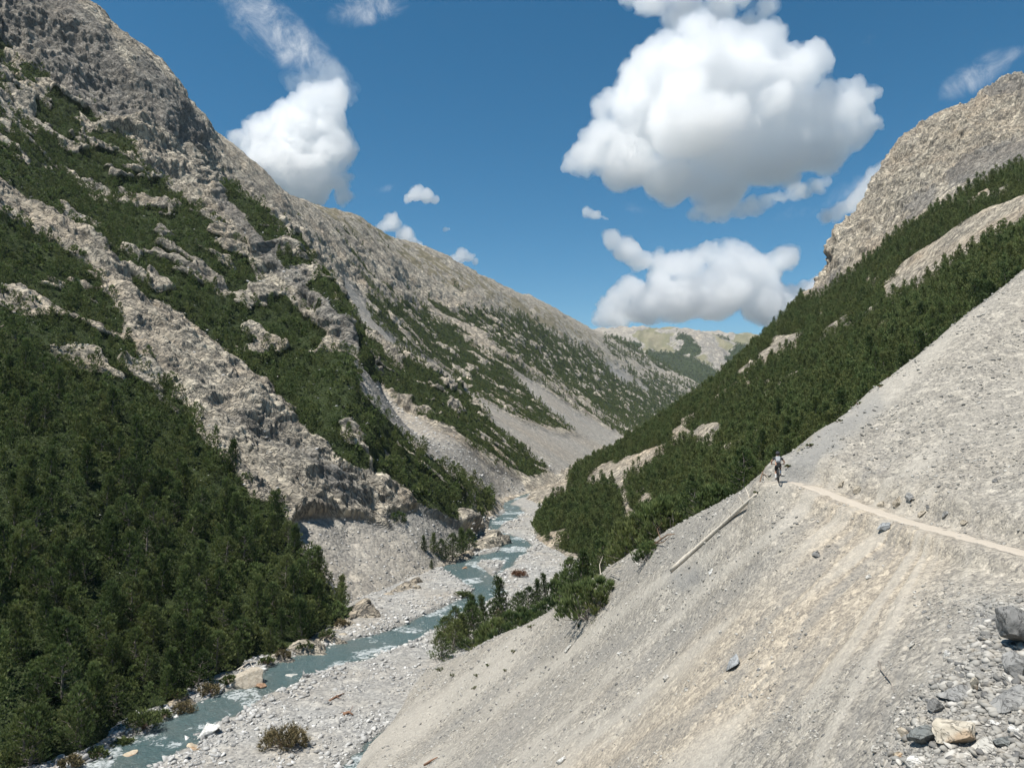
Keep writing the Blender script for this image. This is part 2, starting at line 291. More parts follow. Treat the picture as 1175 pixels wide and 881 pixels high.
# ---- far ridge at the head of the valley
G = FAR
X, Y, Z = G.X, G.Y, G.Z
n_big = fbm(X * .0045, Y * .002, Z * .008, 5)
G.Z = Z + (fbm(X * .004, Y * .0025, Z * .004, 5, .5, True) - .9) * 26
slide = poly_map([(795, 384), (815, 386), (835, 410), (838, 432), (822, 428), (806, 402)], [(700, 392), (725, 388), (740, 410), (752, 420), (742, 416), (722, 402)], [(775, 415), (800, 432), (812, 446), (800, 440)], blur=2)
sl = sample(slide, G.PX + n_big * 8, G.PY + n_big * 5)
veg = np.clip(sample(vegF, G.PX + n_big * 14, G.PY + n_big * 8) * 1.1 + .9 * sstep(-.08, .22, n_big) * sstep(380, 390, G.PY) - sl, 0, 1)
G.att = dict(fall=(Y + 2 * Z) / 2.2, across=X, hgt=Z, rock=np.clip(.35 + n_big, 0, 1) * 0 + sl * .4, veg=veg, scree=sl, grass=np.clip(1 - sl - veg, 0, 1) * sstep(.1, -.25, n_big) * .85, green=np.clip(.75 + n_big, 0, 1) * (1 - sl), warm=np.clip(.5 + n_big, 0, 1))

# ---- river bed
RIVER = [(-60, 1000, 3.6), (60, 925, 3.5), (150, 868, 3.0), (185, 848, 2.8), (230, 822, 2.7), (280, 799, 2.7), (316, 783, 2.3), (332, 765, 2.2), (380, 748, 2.6), (430, 737, 3.0), (470, 724, 2.6), (492, 714, 2.3), (520, 700, 2.2), (545, 686, 2.2), (561, 677, 2.4), (554, 667, 3.0), (540, 657, 3.4), (528, 649, 3.2), (545, 641, 2.8), (574, 638, 3.2), (591, 631, 3.0), (588, 622, 3.0), (571, 616, 2.9), (556, 611, 2.9), (559, 605, 2.9), (573, 598, 2.8), (590, 589, 2.6), (587, 583, 2.4), (578, 577, 2.3), (597, 569, 2.2), (612, 562, 2.2), (640, 553, 2.2), (680, 530, 2.2)]
BRAID = [[(320, 780, 1.3), (350, 769, 1.4), (385, 758, 1.6), (420, 750, 1.4), (450, 738, 1.4), (480, 722, 1.4)], [(380, 905, .9), (405, 880, .9), (425, 860, .7), (450, 842, .4)], [(556, 670, 1.2), (575, 655, .5), (585, 645, 1.2), (591, 633, 1.2)]]
WATER_DROP = .42
def to_floor(px, py, drop=0.0):
    u, v = ray(px, py); d = 200.0
    for _ in range(30): d = float((floor_z(d) - drop) / v)
    return float(u) * d, d
def line_pts(poly):
    q = [(*to_floor(a, b, WATER_DROP), w * 1.55) for a, b, w in poly]; out = []
    for i in range(len(q) - 1):
        p0, p1, p2, p3 = (np.array(q[max(i - 1, 0)]), np.array(q[i]), np.array(q[i + 1]), np.array(q[min(i + 2, len(q) - 1)]))
        for t in np.linspace(0, 1, 10, endpoint=False):
            out.append(p1 + .5 * t * (p2 - p0 + t * (2 * p0 - 5 * p1 + 4 * p2 - p3 + t * (3 * (p1 - p2) + p3 - p0))))
    out.append(np.array(q[-1])); return np.array(out)
def seg_dist(X, Y, L, pad=14):
    """signed distance (metres) to the edge of a stream of varying half width"""
    best = np.full(X.shape, 99.0)
    for a, b in zip(L[:-1], L[1:]):
        m = (X > min(a[0], b[0]) - pad) & (X < max(a[0], b[0]) + pad) & (Y > min(a[1], b[1]) - pad) & (Y < max(a[1], b[1]) + pad)
        if not m.any(): continue
        x, y = X[m], Y[m]; dx, dy = b[0] - a[0], b[1] - a[1]
        t = np.clip(((x - a[0]) * dx + (y - a[1]) * dy) / (dx * dx + dy * dy + 1e-9), 0, 1)
        dd = np.hypot(x - a[0] - t * dx, y - a[1] - t * dy) - (a[2] + t * (b[2] - a[2]))
        best[m] = np.minimum(best[m], dd)
    return best
RIVER_L = line_pts(RIVER); BRAID_L = [line_pts(b) for b in BRAID]
def river_sd(X, Y):
    s = seg_dist(X, Y, RIVER_L)
    for b in BRAID_L: s = np.minimum(s, seg_dist(X, Y, b))
    return s
G = FLOOR
G.Z = floor_z(G.D); X, Y = G.X, G.Y
G.PX, G.PY = proj(X, Y, G.Z)
nb = fbm(X * .09, Y * .09, 1, 4); nf = fbm(X * .6, Y * .6, 2, 3)
sd = river_sd(X + nf * .5 + nb * .8, Y + nb * .8) + nb * .9
near_river = np.exp(-np.maximum(sd, 0) / 9)
G.Z = G.Z + nb * .28 + nf * .09 - .85 * sstep(.9, -1.2, sd) + .22 * (1 - near_river) + .12 * fbm(X * .05, Y * .2, 4, 2)
G.att = dict(rock=0 * X, veg=0 * X, scree=1 + 0 * X, grass=0 * X, green=0 * X, warm=np.clip(.25 + nb * .5, 0, 1), gravel=1 + 0 * X, wet=sstep(.9, .1, sd))

# ---- near scree slope with the trail cut into it
TRAIL = [(1400, 690), (1280, 662), (1175, 635), (1090, 612), (1040, 598), (985, 580), (940, 562), (918, 555), (895, 552), (880, 554)]
def scree_hit(px, py):
    u, v = ray(px, py)
    l = np.linspace(math.log(6), math.log(145), 3000); d = np.exp(l)
    zz = SCREE.zat(u * d, d); k = int(np.argmax(zz > v * d))
    return np.array((float(u) * d[k], d[k], float(v) * d[k]))
tq = []
for a, b in zip(TRAIL[:-1], TRAIL[1:]):
    for t in np.linspace(0, 1, 8, endpoint=False): tq.append((a[0] + t * (b[0] - a[0]), a[1] + t * (b[1] - a[1])))
tp = []
for q in tq:
    if q[0] > 885: tp.append(scree_hit(*q))
tp = np.array(tp)
for _ in range(6): tp[1:-1] = (tp[:-2] + 2 * tp[1:-1] + tp[2:]) / 4
TRAIL_P = tp
G = SCREE
X, Y = G.X, G.Y
G.Z0 = G.Z.copy()
n1 = fbm(X * .12, Y * .12, 3, 3); n2 = fbm(X * .5, Y * .5, 5, 3); n3 = fbm(X * 1.8, Y * 1.8, 7, 2)
# runnels follow the fall line: noise stretched along the slope of the smooth ground
gx = np.gradient(G.Z, axis=1) / np.gradient(X, axis=1)
theta = np.full(X.shape, math.atan2(-.55, -.83))
s_ = X * math.sin(-.5) + Y * math.cos(-.5)
nearw = sstep(7, 15, G.D) * sstep(145, 120, G.D)
cpx = np.clip(G.PX, -200, 1600); cpy = np.clip(G.PY, 300, 1000)
phi = np.arctan2(cpy - 520, 1125 - cpx + 1e-6)                          # runnels fan out from the upper right; farther left they run parallel
lin = (cpx - 1125) * math.sin(R(40)) + (cpy - 520) * math.cos(R(40))
acr = np.where((phi < R(40)) | (cpy < 520), lin, (phi - R(40)) * 330); alo = np.hypot(cpx - 1125, cpy - 520)
run = fbm(acr * .035, alo * .0035, 2.2, 3) * nearw * (1 - .75 * sstep(1020, 1110, cpx))
G.Z = G.Z + n1 * .22 + n2 * .06 + n3 * .02 + run * .0045 * G.D + .10 * np.abs(pnoise(X * .9, Y * .9, 9.3)) * sstep(45, 70, G.D)
dist = np.full(X.shape, 99.0); tz = np.zeros(X.shape); side = np.zeros(X.shape)
for a, b in zip(tp[:-1], tp[1:]):
    m = (X > min(a[0], b[0]) - 4) & (X < max(a[0], b[0]) + 4) & (Y > min(a[1], b[1]) - 4) & (Y < max(a[1], b[1]) + 4)
    if not m.any(): continue
    x, y = X[m], Y[m]; dx, dy = b[0] - a[0], b[1] - a[1]; t = np.clip(((x - a[0]) * dx + (y - a[1]) * dy) / (dx * dx + dy * dy), 0, 1)
    dd = np.hypot(x - a[0] - t * dx, y - a[1] - t * dy); sel = dd < dist[m]
    i = np.where(m); ii = (i[0][sel], i[1][sel]); dist[ii] = dd[sel]; tz[ii] = (a[2] + t * (b[2] - a[2]))[sel]
wgt = sstep(1.7, .95, dist)
bank = np.exp(-((dist - 2.1) / .7) ** 2) * .35 * (G.Z0 > tz)
G.Z = (G.Z + bank * (1 + n2)) * (1 - wgt) + (tz + n3 * .02) * wgt
warm = np.clip(sample(warmM, G.PX + n1 * 25, G.PY + n1 * 25) * (.85 + .5 * run) + .35 * np.exp(-(dist / 2.2) ** 2) + n1 * .15 + .12, 0, 1)
warm = np.clip(warm - sample(greyM, G.PX + n2 * 6, G.PY + n2 * 6) * .5, 0, 1)
grn = poly_map([(640, 700), (700, 655), (760, 615), (850, 565), (940, 500), (1000, 452), (1000, 460), (900, 545), (850, 572), (760, 625), (700, 668), (640, 712)], blur=4)
G.att = dict(rock=0 * X, veg=0 * X, scree=1 + 0 * X, grass=sample(grn, G.PX + n2 * 12, G.PY + n1 * 10) * sstep(.0, .55, n2 + n1 * .5) * .6, green=sample(grn, G.PX, G.PY) * .4, warm=warm, dark=sample(greyM, G.PX + n2 * 6, G.PY + n2 * 6), runnel=np.clip(.5 + run * .8, 0, 1), coarse=np.clip(poly_map([(1000, 900), (1040, 810), (1100, 740), (1130, 690), (1300, 700), (1300, 1000), (900, 1000)], blur=16)[np.clip((G.PY - MY0).astype(int), 0, MH - 1), np.clip((G.PX - MX0).astype(int), 0, MW - 1)], 0, 1))

LAYERS = [LEFT, SCREE, RIGHT, FAR, FLOOR]
def ground(x, y, skip=None):
    z = np.full(np.shape(x), -1e4)
    for g in LAYERS:
        if g is not skip: z = np.maximum(z, g.zat(np.asarray(x, float), np.asarray(y, float)))
    return z
def hit(px, py):
    """first ground point on the view ray through a photograph pixel"""
    u, v = ray(px, py)
    l = np.linspace(math.log(8), math.log(5000), 9000); d = np.exp(l)
    zz = ground(u * d, d); k = int(np.argmax(zz > v * d))
    return Vector((float(u) * d[k], float(d[k]), float(v) * d[k]))

# ------------------------------------------------------------------ meshes
def mesh_from(name, co, quads, attrs=None, smooth=True):
    me = bpy.data.meshes.new(name)
    k = quads.shape[1]
    me.vertices.add(len(co)); me.vertices.foreach_set('co', np.ascontiguousarray(co, np.float32).ravel())
    me.loops.add(quads.size); me.loops.foreach_set('vertex_index', np.ascontiguousarray(quads, np.int32).ravel())
    me.polygons.add(len(quads)); me.polygons.foreach_set('loop_start', np.arange(0, quads.size, k, dtype=np.int32))
    if smooth: me.polygons.foreach_set('use_smooth', np.ones(len(quads), bool))
    for n, a in (attrs or {}).items():
        at = me.attributes.new(n, 'FLOAT', 'POINT'); at.data.foreach_set('value', np.ascontiguousarray(a, np.float32).ravel())
    me.update(calc_edges=True); return me

def tag(o, label=None, cat=None, group=None, kind=None):
    if label: o['label'] = label
    if cat: o['category'] = cat
    if group: o['group'] = group
    if kind: o['kind'] = kind
    return o
def link(name, me, mat=None, parent=None):
    o = bpy.data.objects.new(name, me); COL.objects.link(o)
    if mat is not None and me is not None:
        me.materials.clear(); me.materials.append(mat)
    if parent is not None: o.parent = parent
    return o
def empty(name, loc=(0, 0, 0), rz=0):
    o = bpy.data.objects.new(name, None); COL.objects.link(o); o.location = loc; o.rotation_euler = (0, 0, rz); o.empty_display_size = .3; return o

def layer_mesh(G, name):
    other = ground(G.X, G.Y, skip=G)
    keep = G.Z > other - (2.5 + .02 * G.D)
    n0, n1 = G.Z.shape
    idx = np.arange(n0 * n1).reshape(n0, n1)
    fk = keep[:-1, :-1] | keep[1:, :-1] | keep[:-1, 1:] | keep[1:, 1:]
    q = np.stack([idx[:-1, :-1], idx[:-1, 1:], idx[1:, 1:], idx[1:, :-1]], -1)[fk]
    used = np.zeros(n0 * n1, bool); used[q.ravel()] = True
    remap = np.cumsum(used) - 1
    co = (np.stack([G.MX, G.MY, G.MZ], -1) if hasattr(G, 'MX') else np.stack([G.X, G.Y, G.Z], -1)).reshape(-1, 3)[used]
    at = {k: np.broadcast_to(v, G.Z.shape).reshape(-1)[used] for k, v in G.att.items()}
    return mesh_from(name, co, remap[q], at)

# ------------------------------------------------------------------ materials
class NT:
    def __init__(s, name):
        s.m = bpy.data.materials.new(name); s.m.use_nodes = True; s.t = s.m.node_tree; s.t.nodes.clear()
        s.out = s.t.nodes.new('ShaderNodeOutputMaterial')
    def n(s, typ, props=None, **ins):
        nd = s.t.nodes.new(typ)
        for k, v in (props or {}).items(): setattr(nd, k, v)
        for k, v in ins.items():
            k = k.replace('_', ' ') if k not in nd.inputs else k
            s.set(nd.inputs[int(k[1:]) if k[0] == 'i' and k[1:].isdigit() else k], v)
        return nd
    def set(s, sock, v):
        if isinstance(v, bpy.types.NodeSocket): s.t.links.new(v, sock)
        elif isinstance(v, bpy.types.Node): s.t.links.new(v.outputs[0], sock)
        else: sock.default_value = v
    def math(s, op, a, b=0.0, c=0.0, clamp=False):
        nd = s.t.nodes.new('ShaderNodeMath'); nd.operation = op; nd.use_clamp = clamp
        for i, v in enumerate((a, b, c)): s.set(nd.inputs[i], v)
        return nd.outputs[0]
    def attr(s, name):
        nd = s.t.nodes.new('ShaderNodeAttribute'); nd.attribute_name = name; return nd.outputs['Fac']
    def mix(s, f, a, b, typ='MIX'):
        nd = s.t.nodes.new('ShaderNodeMix'); nd.data_type = 'RGBA'; nd.blend_type = typ
        s.set(nd.inputs['Factor'], f)
        for k, v in ((6, a), (7, b)): s.set(nd.inputs[k], (*v, 1) if isinstance(v, tuple) and len(v) == 3 else v)
        return nd.outputs[2]
    def noise(s, vec, scale, detail=4, rough=.55, dist=0.0):
        return s.n('ShaderNodeTexNoise', None, Vector=vec, Scale=scale, Detail=detail, Roughness=rough, Distortion=dist).outputs[0]
    def vor(s, vec, scale, feat='F1', rnd=1.0):
        return s.n('ShaderNodeTexVoronoi', {'feature': feat}, Vector=vec, Scale=scale, Randomness=rnd)
    def ramp(s, f, lo, hi, clampv=True):
        return s.n('ShaderNodeMapRange', {'interpolation_type': 'SMOOTHSTEP'}, Value=f, i1=lo, i2=hi).outputs[0]
    def done(s, color, rough=.9, normal=None, **kw):
        b = s.n('ShaderNodeBsdfPrincipled'); s.set(b.inputs['Base Color'], (*color, 1) if isinstance(color, tuple) and len(color) == 3 else color); s.set(b.inputs['Roughness'], rough)
        b.inputs['Specular IOR Level'].default_value = kw.get('spec', .2)
        if normal is not None: s.set(b.inputs['Normal'], normal)
        s.t.links.new(b.outputs[0], s.out.inputs['Surface']); s.b = b; return s.m
    def pos(s): return s.n('ShaderNodeNewGeometry').outputs['Position']
    def obj(s): return s.n('ShaderNodeTexCoord').outputs['Object']
    def mapv(s, vec, scale): return s.n('ShaderNodeVectorMath', {'operation': 'MULTIPLY'}, i0=vec, i1=scale).outputs[0]
    def bump(s, h, dist, strength=1.0, normal=None):
        nd = s.n('ShaderNodeBump', None, Height=h, Distance=dist, Strength=strength)
        if normal is not None: s.set(nd.inputs['Normal'], normal)
        return nd.outputs[0]

def ground_material(name, stones=(.3, 1.1), scree_a=(.27, .255, .225), scree_b=(.40, .375, .335), rock_scale=1.0, bumpiness=1.0):
    s = NT(name); P = s.pos()
    sc, vg, rk, wm, gr, gn = (s.attr(k) for k in ('scree', 'veg', 'rock', 'warm', 'grass', 'green'))
    n_l = s.noise(P, .05 * rock_scale, 6, .6); n_m = s.noise(P, .45 * rock_scale, 6, .65); n_f = s.noise(P, 3.0, 5, .7)
    # loose stones: two sizes, every stone its own grey
    v1 = s.vor(P, 1 / stones[0]); v2 = s.vor(P, 1 / stones[1])
    r1 = s.n('ShaderNodeSeparateColor', None, Color=v1.outputs['Color']).outputs[0]; r2 = s.n('ShaderNodeSeparateColor', None, Color=v2.outputs['Color']).outputs[0]
    grain = s.math('ADD', s.math('MULTIPLY', r1, .55), s.math('MULTIPLY', s.math('POWER', r2, 3.0), .45))
    base = s.mix(s.ramp(s.noise(P, .9, 8, .8), .3, .7), scree_a, scree_b)
    base = s.mix(s.math('MULTIPLY', wm, .95), base, s.mix(n_m, (.34, .295, .235), (.44, .39, .32)))
    base = s.mix(1.0, base, s.mix(grain, (.45, .455, .47), (1.5, 1.47, 1.4)), 'MULTIPLY')
    base = s.mix(s.math('MULTIPLY', s.ramp(s.attr('runnel'), .45, .85), .55), base, s.mix(n_f, (.36, .335, .29), (.44, .41, .36)))
    base = s.mix(s.math('MULTIPLY', s.ramp(s.attr('runnel'), .42, .12), .35), base, (.20, .195, .185))
    base = s.mix(s.math('MULTIPLY', s.attr('coarse'), .5), base, s.mix(grain, (.12, .12, .118), (.40, .39, .37)))
    dk = s.attr('dark'); base = s.mix(s.math('MULTIPLY', dk, .65), base, (.20, .20, .195))
    # bare limestone: pale, cracked, with grey weathering, ochre seams and painted cliff shade
    F = s.n('ShaderNodeCombineXYZ', None, X=s.math('MULTIPLY', s.attr('fall'), .22), Y=s.attr('across'), Z=s.math('MULTIPLY', s.attr('hgt'), .6)).outputs[0]
    F3 = s.n('ShaderNodeCombineXYZ', None, X=s.math('MULTIPLY', s.attr('fall'), .6), Y=s.attr('across'), Z=s.attr('hgt')).outputs[0]
    streak = s.noise(F, .16 * rock_scale, 8, .68, .5); blk = s.noise(F3, .5 * rock_scale, 8, .7, .3)
    ck1 = s.math('ABSOLUTE', s.math('SUBTRACT', s.noise(F, .28 * rock_scale, 5, .6, .9), .5)); ck2 = s.math('ABSOLUTE', s.math('SUBTRACT', s.noise(F3, .33 * rock_scale, 4, .55, 1.2), .5))
    crack = s.math('MINIMUM', s.math('MULTIPLY', ck1, 1.2), ck2)
    rc = s.mix(s.ramp(streak, .30, .66), (.365, .33, .275), (.70, .63, .51))
    rc = s.mix(1.0, rc, s.mix(s.ramp(blk, .3, .7), (.58, .58, .59), (1.3, 1.29, 1.26)), 'MULTIPLY')
    rc = s.mix(s.math('MULTIPLY', s.ramp(n_l, .56, .70), .55), rc, (.40, .31, .215))
    rc = s.mix(s.math('MULTIPLY', s.ramp(s.noise(F, .07 * rock_scale, 4, .6), .57, .7), .42), rc, (.19, .19, .188))
    ck3 = s.math('ABSOLUTE', s.math('SUBTRACT', s.noise(F, .11 * rock_scale, 6, .6, .7), .5)); rc = s.mix(s.math('MULTIPLY', s.ramp(ck3, .016, .0), .7), rc, (.12, .115, .105))
    rc = s.mix(s.math('MULTIPLY', s.math('MULTIPLY', wm, .65), s.ramp(n_l, .35, .6)), rc, (.56, .46, .345))
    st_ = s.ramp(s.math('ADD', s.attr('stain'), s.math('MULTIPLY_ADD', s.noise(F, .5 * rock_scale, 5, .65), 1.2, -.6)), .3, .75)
    rc = s.mix(s.math('MULTIPLY', st_, .62), rc, s.mix(s.ramp(blk, .35, .65), (.13, .13, .132), (.27, .265, .255)))  # marked cliffs go darker: streaked weathering together with painted shade
    rc = s.mix(s.math('MULTIPLY', s.ramp(crack, .03, .0), .85), rc, (.13, .125, .115))
    col = s.mix(s.ramp(s.math('ADD', rk, s.math('MULTIPLY_ADD', n_m, .5, -.25)), .3, .6), base, rc)
    col = s.mix(s.math('MULTIPLY', s.ramp(s.math('ADD', gr, s.math('MULTIPLY_ADD', n_m, .9, -.45)), .3, .65), .85), col, s.mix(gn, (.25, .22, .14), (.105, .115, .045)))
    vf = s.ramp(s.math('ADD', vg, s.math('MULTIPLY_ADD', n_f, .35, -.17)), .42, .62)
    col = s.mix(vf, col, s.mix(s.ramp(n_f, .35, .65), (.018, .030, .011), (.055, .07, .028)))
    wet = s.attr('wet'); col = s.mix(s.math('MULTIPLY', wet, .55), col, (.13, .13, .12))
    h1 = s.math('SUBTRACT', 1.0, v1.outputs['Distance']); h2 = s.math('SUBTRACT', 1.0, v2.outputs['Distance'])
    nrm = s.bump(s.math('MULTIPLY', h1, s.math('SUBTRACT', 1.0, rk)), stones[0] * .4 * bumpiness, .6)
    nrm = s.bump(s.math('MULTIPLY', s.math('MULTIPLY', h2, s.math('POWER', r2, 2.0)), s.math('SUBTRACT', 1.0, rk)), stones[1] * .4 * bumpiness, .6, nrm)
    hr = s.math('ADD', s.math('ADD', s.math('MULTIPLY', streak, 1.2), s.math('MULTIPLY', blk, .9)), s.math('MULTIPLY', s.ramp(crack, .0, .05), .22))
    nrm = s.bump(s.math('MULTIPLY', hr, s.math('ADD', rk, .06)), 3.0 / rock_scale * bumpiness, .9, nrm)
    nrm = s.bump(n_f, .12, .6, nrm)
    return s.done(col, .93, nrm, spec=.12)
M = {}
M['left'] = ground_material('limestone_mountainside', (.7, 2.6), (.30, .285, .255), (.45, .425, .38))
M['right'] = ground_material('wooded_mountainside', (.8, 2.8))
M['far'] = ground_material('far_mountain', (6, 20), rock_scale=.12)
M['scree'] = ground_material('scree', (.10, .30), (.255, .243, .218), (.365, .345, .31), bumpiness=1.1)
M['floor'] = ground_material('river_gravel', (.35, 1.2), (.33, .328, .315), (.47, .465, .445))

tag(link('mountainside', layer_mesh(LEFT, 'mountainside'), M['left']), 'steep pale limestone mountainside with cliffs and scree left of the stream', 'mountain', kind='structure')
tag(link('wooded_hillside', layer_mesh(RIGHT, 'wooded_hillside'), M['right']), 'steep wooded hillside rising to a bare pale rock peak at the right', 'mountain', kind='structure')
tag(link('distant_mountain', layer_mesh(FAR, 'distant_mountain'), M['far']), 'distant grassy flat topped mountain closing the head of the valley', 'mountain', kind='structure')
tag(link('scree_slope', layer_mesh(SCREE, 'scree_slope'), M['scree']), 'broad grey and tan scree slope crossed by the trail in front', 'scree slope', kind='structure')
tag(link('riverbed', layer_mesh(FLOOR, 'riverbed'), M['floor']), 'pale flat gravel bed of the valley floor beside the stream', 'riverbed', kind='structure')

# ------------------------------------------------------------------ water
def build_river():
    nu, nd = 900, 900
    U, L = np.meshgrid(np.linspace(-.78, .12, nu), np.linspace(math.log(62), math.log(640), nd)); D = np.exp(L)
    X, Y = U * D, D
    sd = river_sd(X, Y)
    Zw = floor_z(D) - WATER_DROP
    gz = FLOOR.zat(X, Y)
    n = fbm(X * .9, Y * .9, 3, 3) * .05 + fbm(X * 2.6, Y * 2.6, 8, 2) * .022
    Z = Zw + n
    keep = sd < 3.2
    idx = np.arange(nu * nd).reshape(nd, nu)
    fk = keep[:-1, :-1] & keep[1:, :-1] & keep[:-1, 1:] & keep[1:, 1:]
    q = np.stack([idx[:-1, :-1], idx[:-1, 1:], idx[1:, 1:], idx[1:, :-1]], -1)[fk]
    used = np.zeros(nu * nd, bool); used[q.ravel()] = True; remap = np.cumsum(used) - 1
    co = np.stack([X, Y, Z], -1).reshape(-1, 3)[used]
    rapid = sstep(.12, .5, fbm(X * .10 + 3, Y * .10, 6, 3) + .12)
    depth = np.clip((Zw - gz) / .5, 0, 1)
    return mesh_from('river', co, remap[q], dict(rapid=rapid.ravel()[used], depth=depth.ravel()[used]))
s = NT('glacial_water'); P = s.pos()
n = s.noise(s.mapv(P, (1, 1, 1)), 1.1, 6, .65, .8); n2 = s.noise(P, 4.5, 4, .6)
foam = s.math('MULTIPLY', s.ramp(s.math('ADD', n, s.math('MULTIPLY_ADD', s.attr('rapid'), .22, -.05)), .57, .76), .7)
wc = s.mix(s.attr('depth'), (.13, .15, .135), s.mix(n2, (.05, .095, .10), (.105, .16, .16)))
wc = s.mix(foam, wc, (.72, .75, .75))
M['water'] = s.done(wc, s.math('MULTIPLY_ADD', foam, .5, .16), s.bump(s.math('ADD', n, s.math('MULTIPLY', n2, .5)), .5, 1.0), spec=.5)
tag(link('stream', build_river(), M['water']), 'braided blue grey glacial stream winding down the gravel valley floor', 'stream', kind='structure')

# ------------------------------------------------------------------ trail
def build_trail():
    L = []; prev = TRAIL_P
    P_ = np.array([prev[0] + (prev[-1] - prev[0]) * 0]) 
    seg = np.r_[0, np.cumsum(np.linalg.norm(np.diff(prev, axis=0), axis=1))]
    t = np.arange(0, seg[-1], .18); c3 = np.stack([np.interp(t, seg, prev[:, i]) for i in range(3)], -1)
    tan = np.gradient(c3, axis=0)[:, :2]; tan /= np.linalg.norm(tan, axis=1)[:, None]
    nrm = np.stack([-tan[:, 1], tan[:, 0]], -1)
    off = np.linspace(-1, 1, 9); co = []
    hw = .58 + .16 * pnoise(t * .5, 3.3, 1.1)
    for o in off:
        xy = c3[:, :2] + nrm * (o * hw)[:, None]
        z = c3[:, 2] + .05 - .09 * (abs(o) ** 4) - .03 * (1 - o * o) + .03 * pnoise(xy[:, 0] * 1.5, xy[:, 1] * 1.5, 4)
        co.append(np.c_[xy, z])
    co = np.stack(co, 1); n0, n1 = co.shape[:2]; idx = np.arange(n0 * n1).reshape(n0, n1)
    q = np.stack([idx[:-1, :-1], idx[1:, :-1], idx[1:, 1:], idx[:-1, 1:]], -1).reshape(-1, 4)
    return mesh_from('trail', co.reshape(-1, 3), q)
s = NT('trodden_dirt'); P = s.pos(); nn = s.noise(P, 2.0, 6, .7)
v1 = s.vor(P, 14)
M['path'] = s.done(s.mix(s.ramp(v1.outputs['Distance'], .0, .5), s.mix(nn, (.41, .365, .305), (.51, .46, .39)), s.mix(nn, (.38, .335, .275), (.50, .445, .375))), .95, s.bump(s.math('ADD', nn, s.math('MULTIPLY', v1.outputs['Distance'], -.4)), .05, .8), spec=.1)
tag(link('path', build_trail(), M['path']), 'narrow trodden tan trail crossing the scree slope to the cyclist', 'trail', kind='structure')
# ------------------------------------------------------------------ pines
def tuft(rg, p, d, ln, wd, nb, spread, tint):
    """a tuft of needles: NB slim blades fanned about direction D"""
    d = d / np.linalg.norm(d)
    e = np.cross(d, rg.normal(size=3)); e /= np.linalg.norm(e) + 1e-9; f = np.cross(d, e)
    V = []; T = []
    for k in range(nb):
        a = 2 * math.pi * (k + rg.random() * .8) / nb; sp = spread * (.45 + .75 * rg.random())
        dr = d * math.cos(sp) + (e * math.cos(a) + f * math.sin(a)) * math.sin(sp)
        sd = np.cross(dr, d + rg.normal(size=3) * .6); sd /= np.linalg.norm(sd) + 1e-9
        L = ln * (.7 + .6 * rg.random())
        V += [p - sd * wd * .5, p + sd * wd * .5, p + dr * L + sd * wd * .12]
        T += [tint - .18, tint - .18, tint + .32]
    return V, T

def pine_template(seed, H, Rw, shape, nbr, ntuft, nblade, ln, wd, limbs=True):
    rg = np.random.default_rng(seed); V = []; T = []; tips = []
    lean = rg.normal(size=2) * .05 * H
    for b in range(nbr):
        t = (b + rg.random()) / nbr
        az = b * 2.39996 + rg.normal() * .35
        if shape == 'cone': r = Rw * (1.02 - t) ** .85 * min(1, .45 + 3.5 * t)
        elif shape == 'egg': r = Rw * max(0, 1 - ((t - .25) / .77) ** 2) ** .75 * (.8 + .35 * rg.random())
        else: r = Rw * math.sqrt(max(0, 1 - t ** 2.2)) * (.75 + .4 * rg.random())
        r *= .72 + .42 * rg.random()
        z = H * (.03 + .95 * t) if shape != 'shrub' else H * (.06 + .86 * t)
        c = np.array((lean[0] * t + r * math.cos(az), lean[1] * t + r * math.sin(az), z))
        tips.append((c, t, r))
        cs = (.13 * H if shape != 'shrub' else .16 * H) * (.75 + .5 * rg.random()) * (1.1 - .5 * t)
        btint = .46 + rg.normal() * .2
        for k in range(ntuft):
            q = rg.normal(size=3); q *= (rg.random() ** .4) / (np.linalg.norm(q) + 1e-9)
            p = c + q * np.array((cs, cs, cs * .8)) - np.array((math.cos(az), math.sin(az), 0)) * r * .45 * rg.random() ** 1.6
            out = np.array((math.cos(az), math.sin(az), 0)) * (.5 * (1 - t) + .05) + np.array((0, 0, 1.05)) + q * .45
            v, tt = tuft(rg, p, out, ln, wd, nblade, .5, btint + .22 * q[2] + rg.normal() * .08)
            V += v; T += tt
    v, tt = tuft(rg, np.array((lean[0], lean[1], H * .93)), np.array((0, 0, 1.)), ln * 1.3, wd, nblade + 2, .35, .7)
    V += v; T += tt
    return np.array(V, np.float32), np.array(T, np.float32), tips, lean

def tube(P, rad, k=5):
    """vertices and quads of a tapered tube through points P"""
    P = np.array(P, float); V = []; Q = []
    for i, p in enumerate(P):
        tn = P[min(i + 1, len(P) - 1)] - P[max(i - 1, 0)]; tn /= np.linalg.norm(tn) + 1e-9
        a = np.cross(tn, (0.31, .22, .93) if abs(tn[2]) < .9 else (1., .1, 0)); a /= np.linalg.norm(a); b = np.cross(tn, a)
        for j in range(k):
            w = 2 * math.pi * j / k; V.append(p + rad[i] * (a * math.cos(w) + b * math.sin(w)))
    for i in range(len(P) - 1):
        for j in range(k):
            Q.append((i * k + j, i * k + (j + 1) % k, (i + 1) * k + (j + 1) % k, (i + 1) * k + j))
    return V, Q

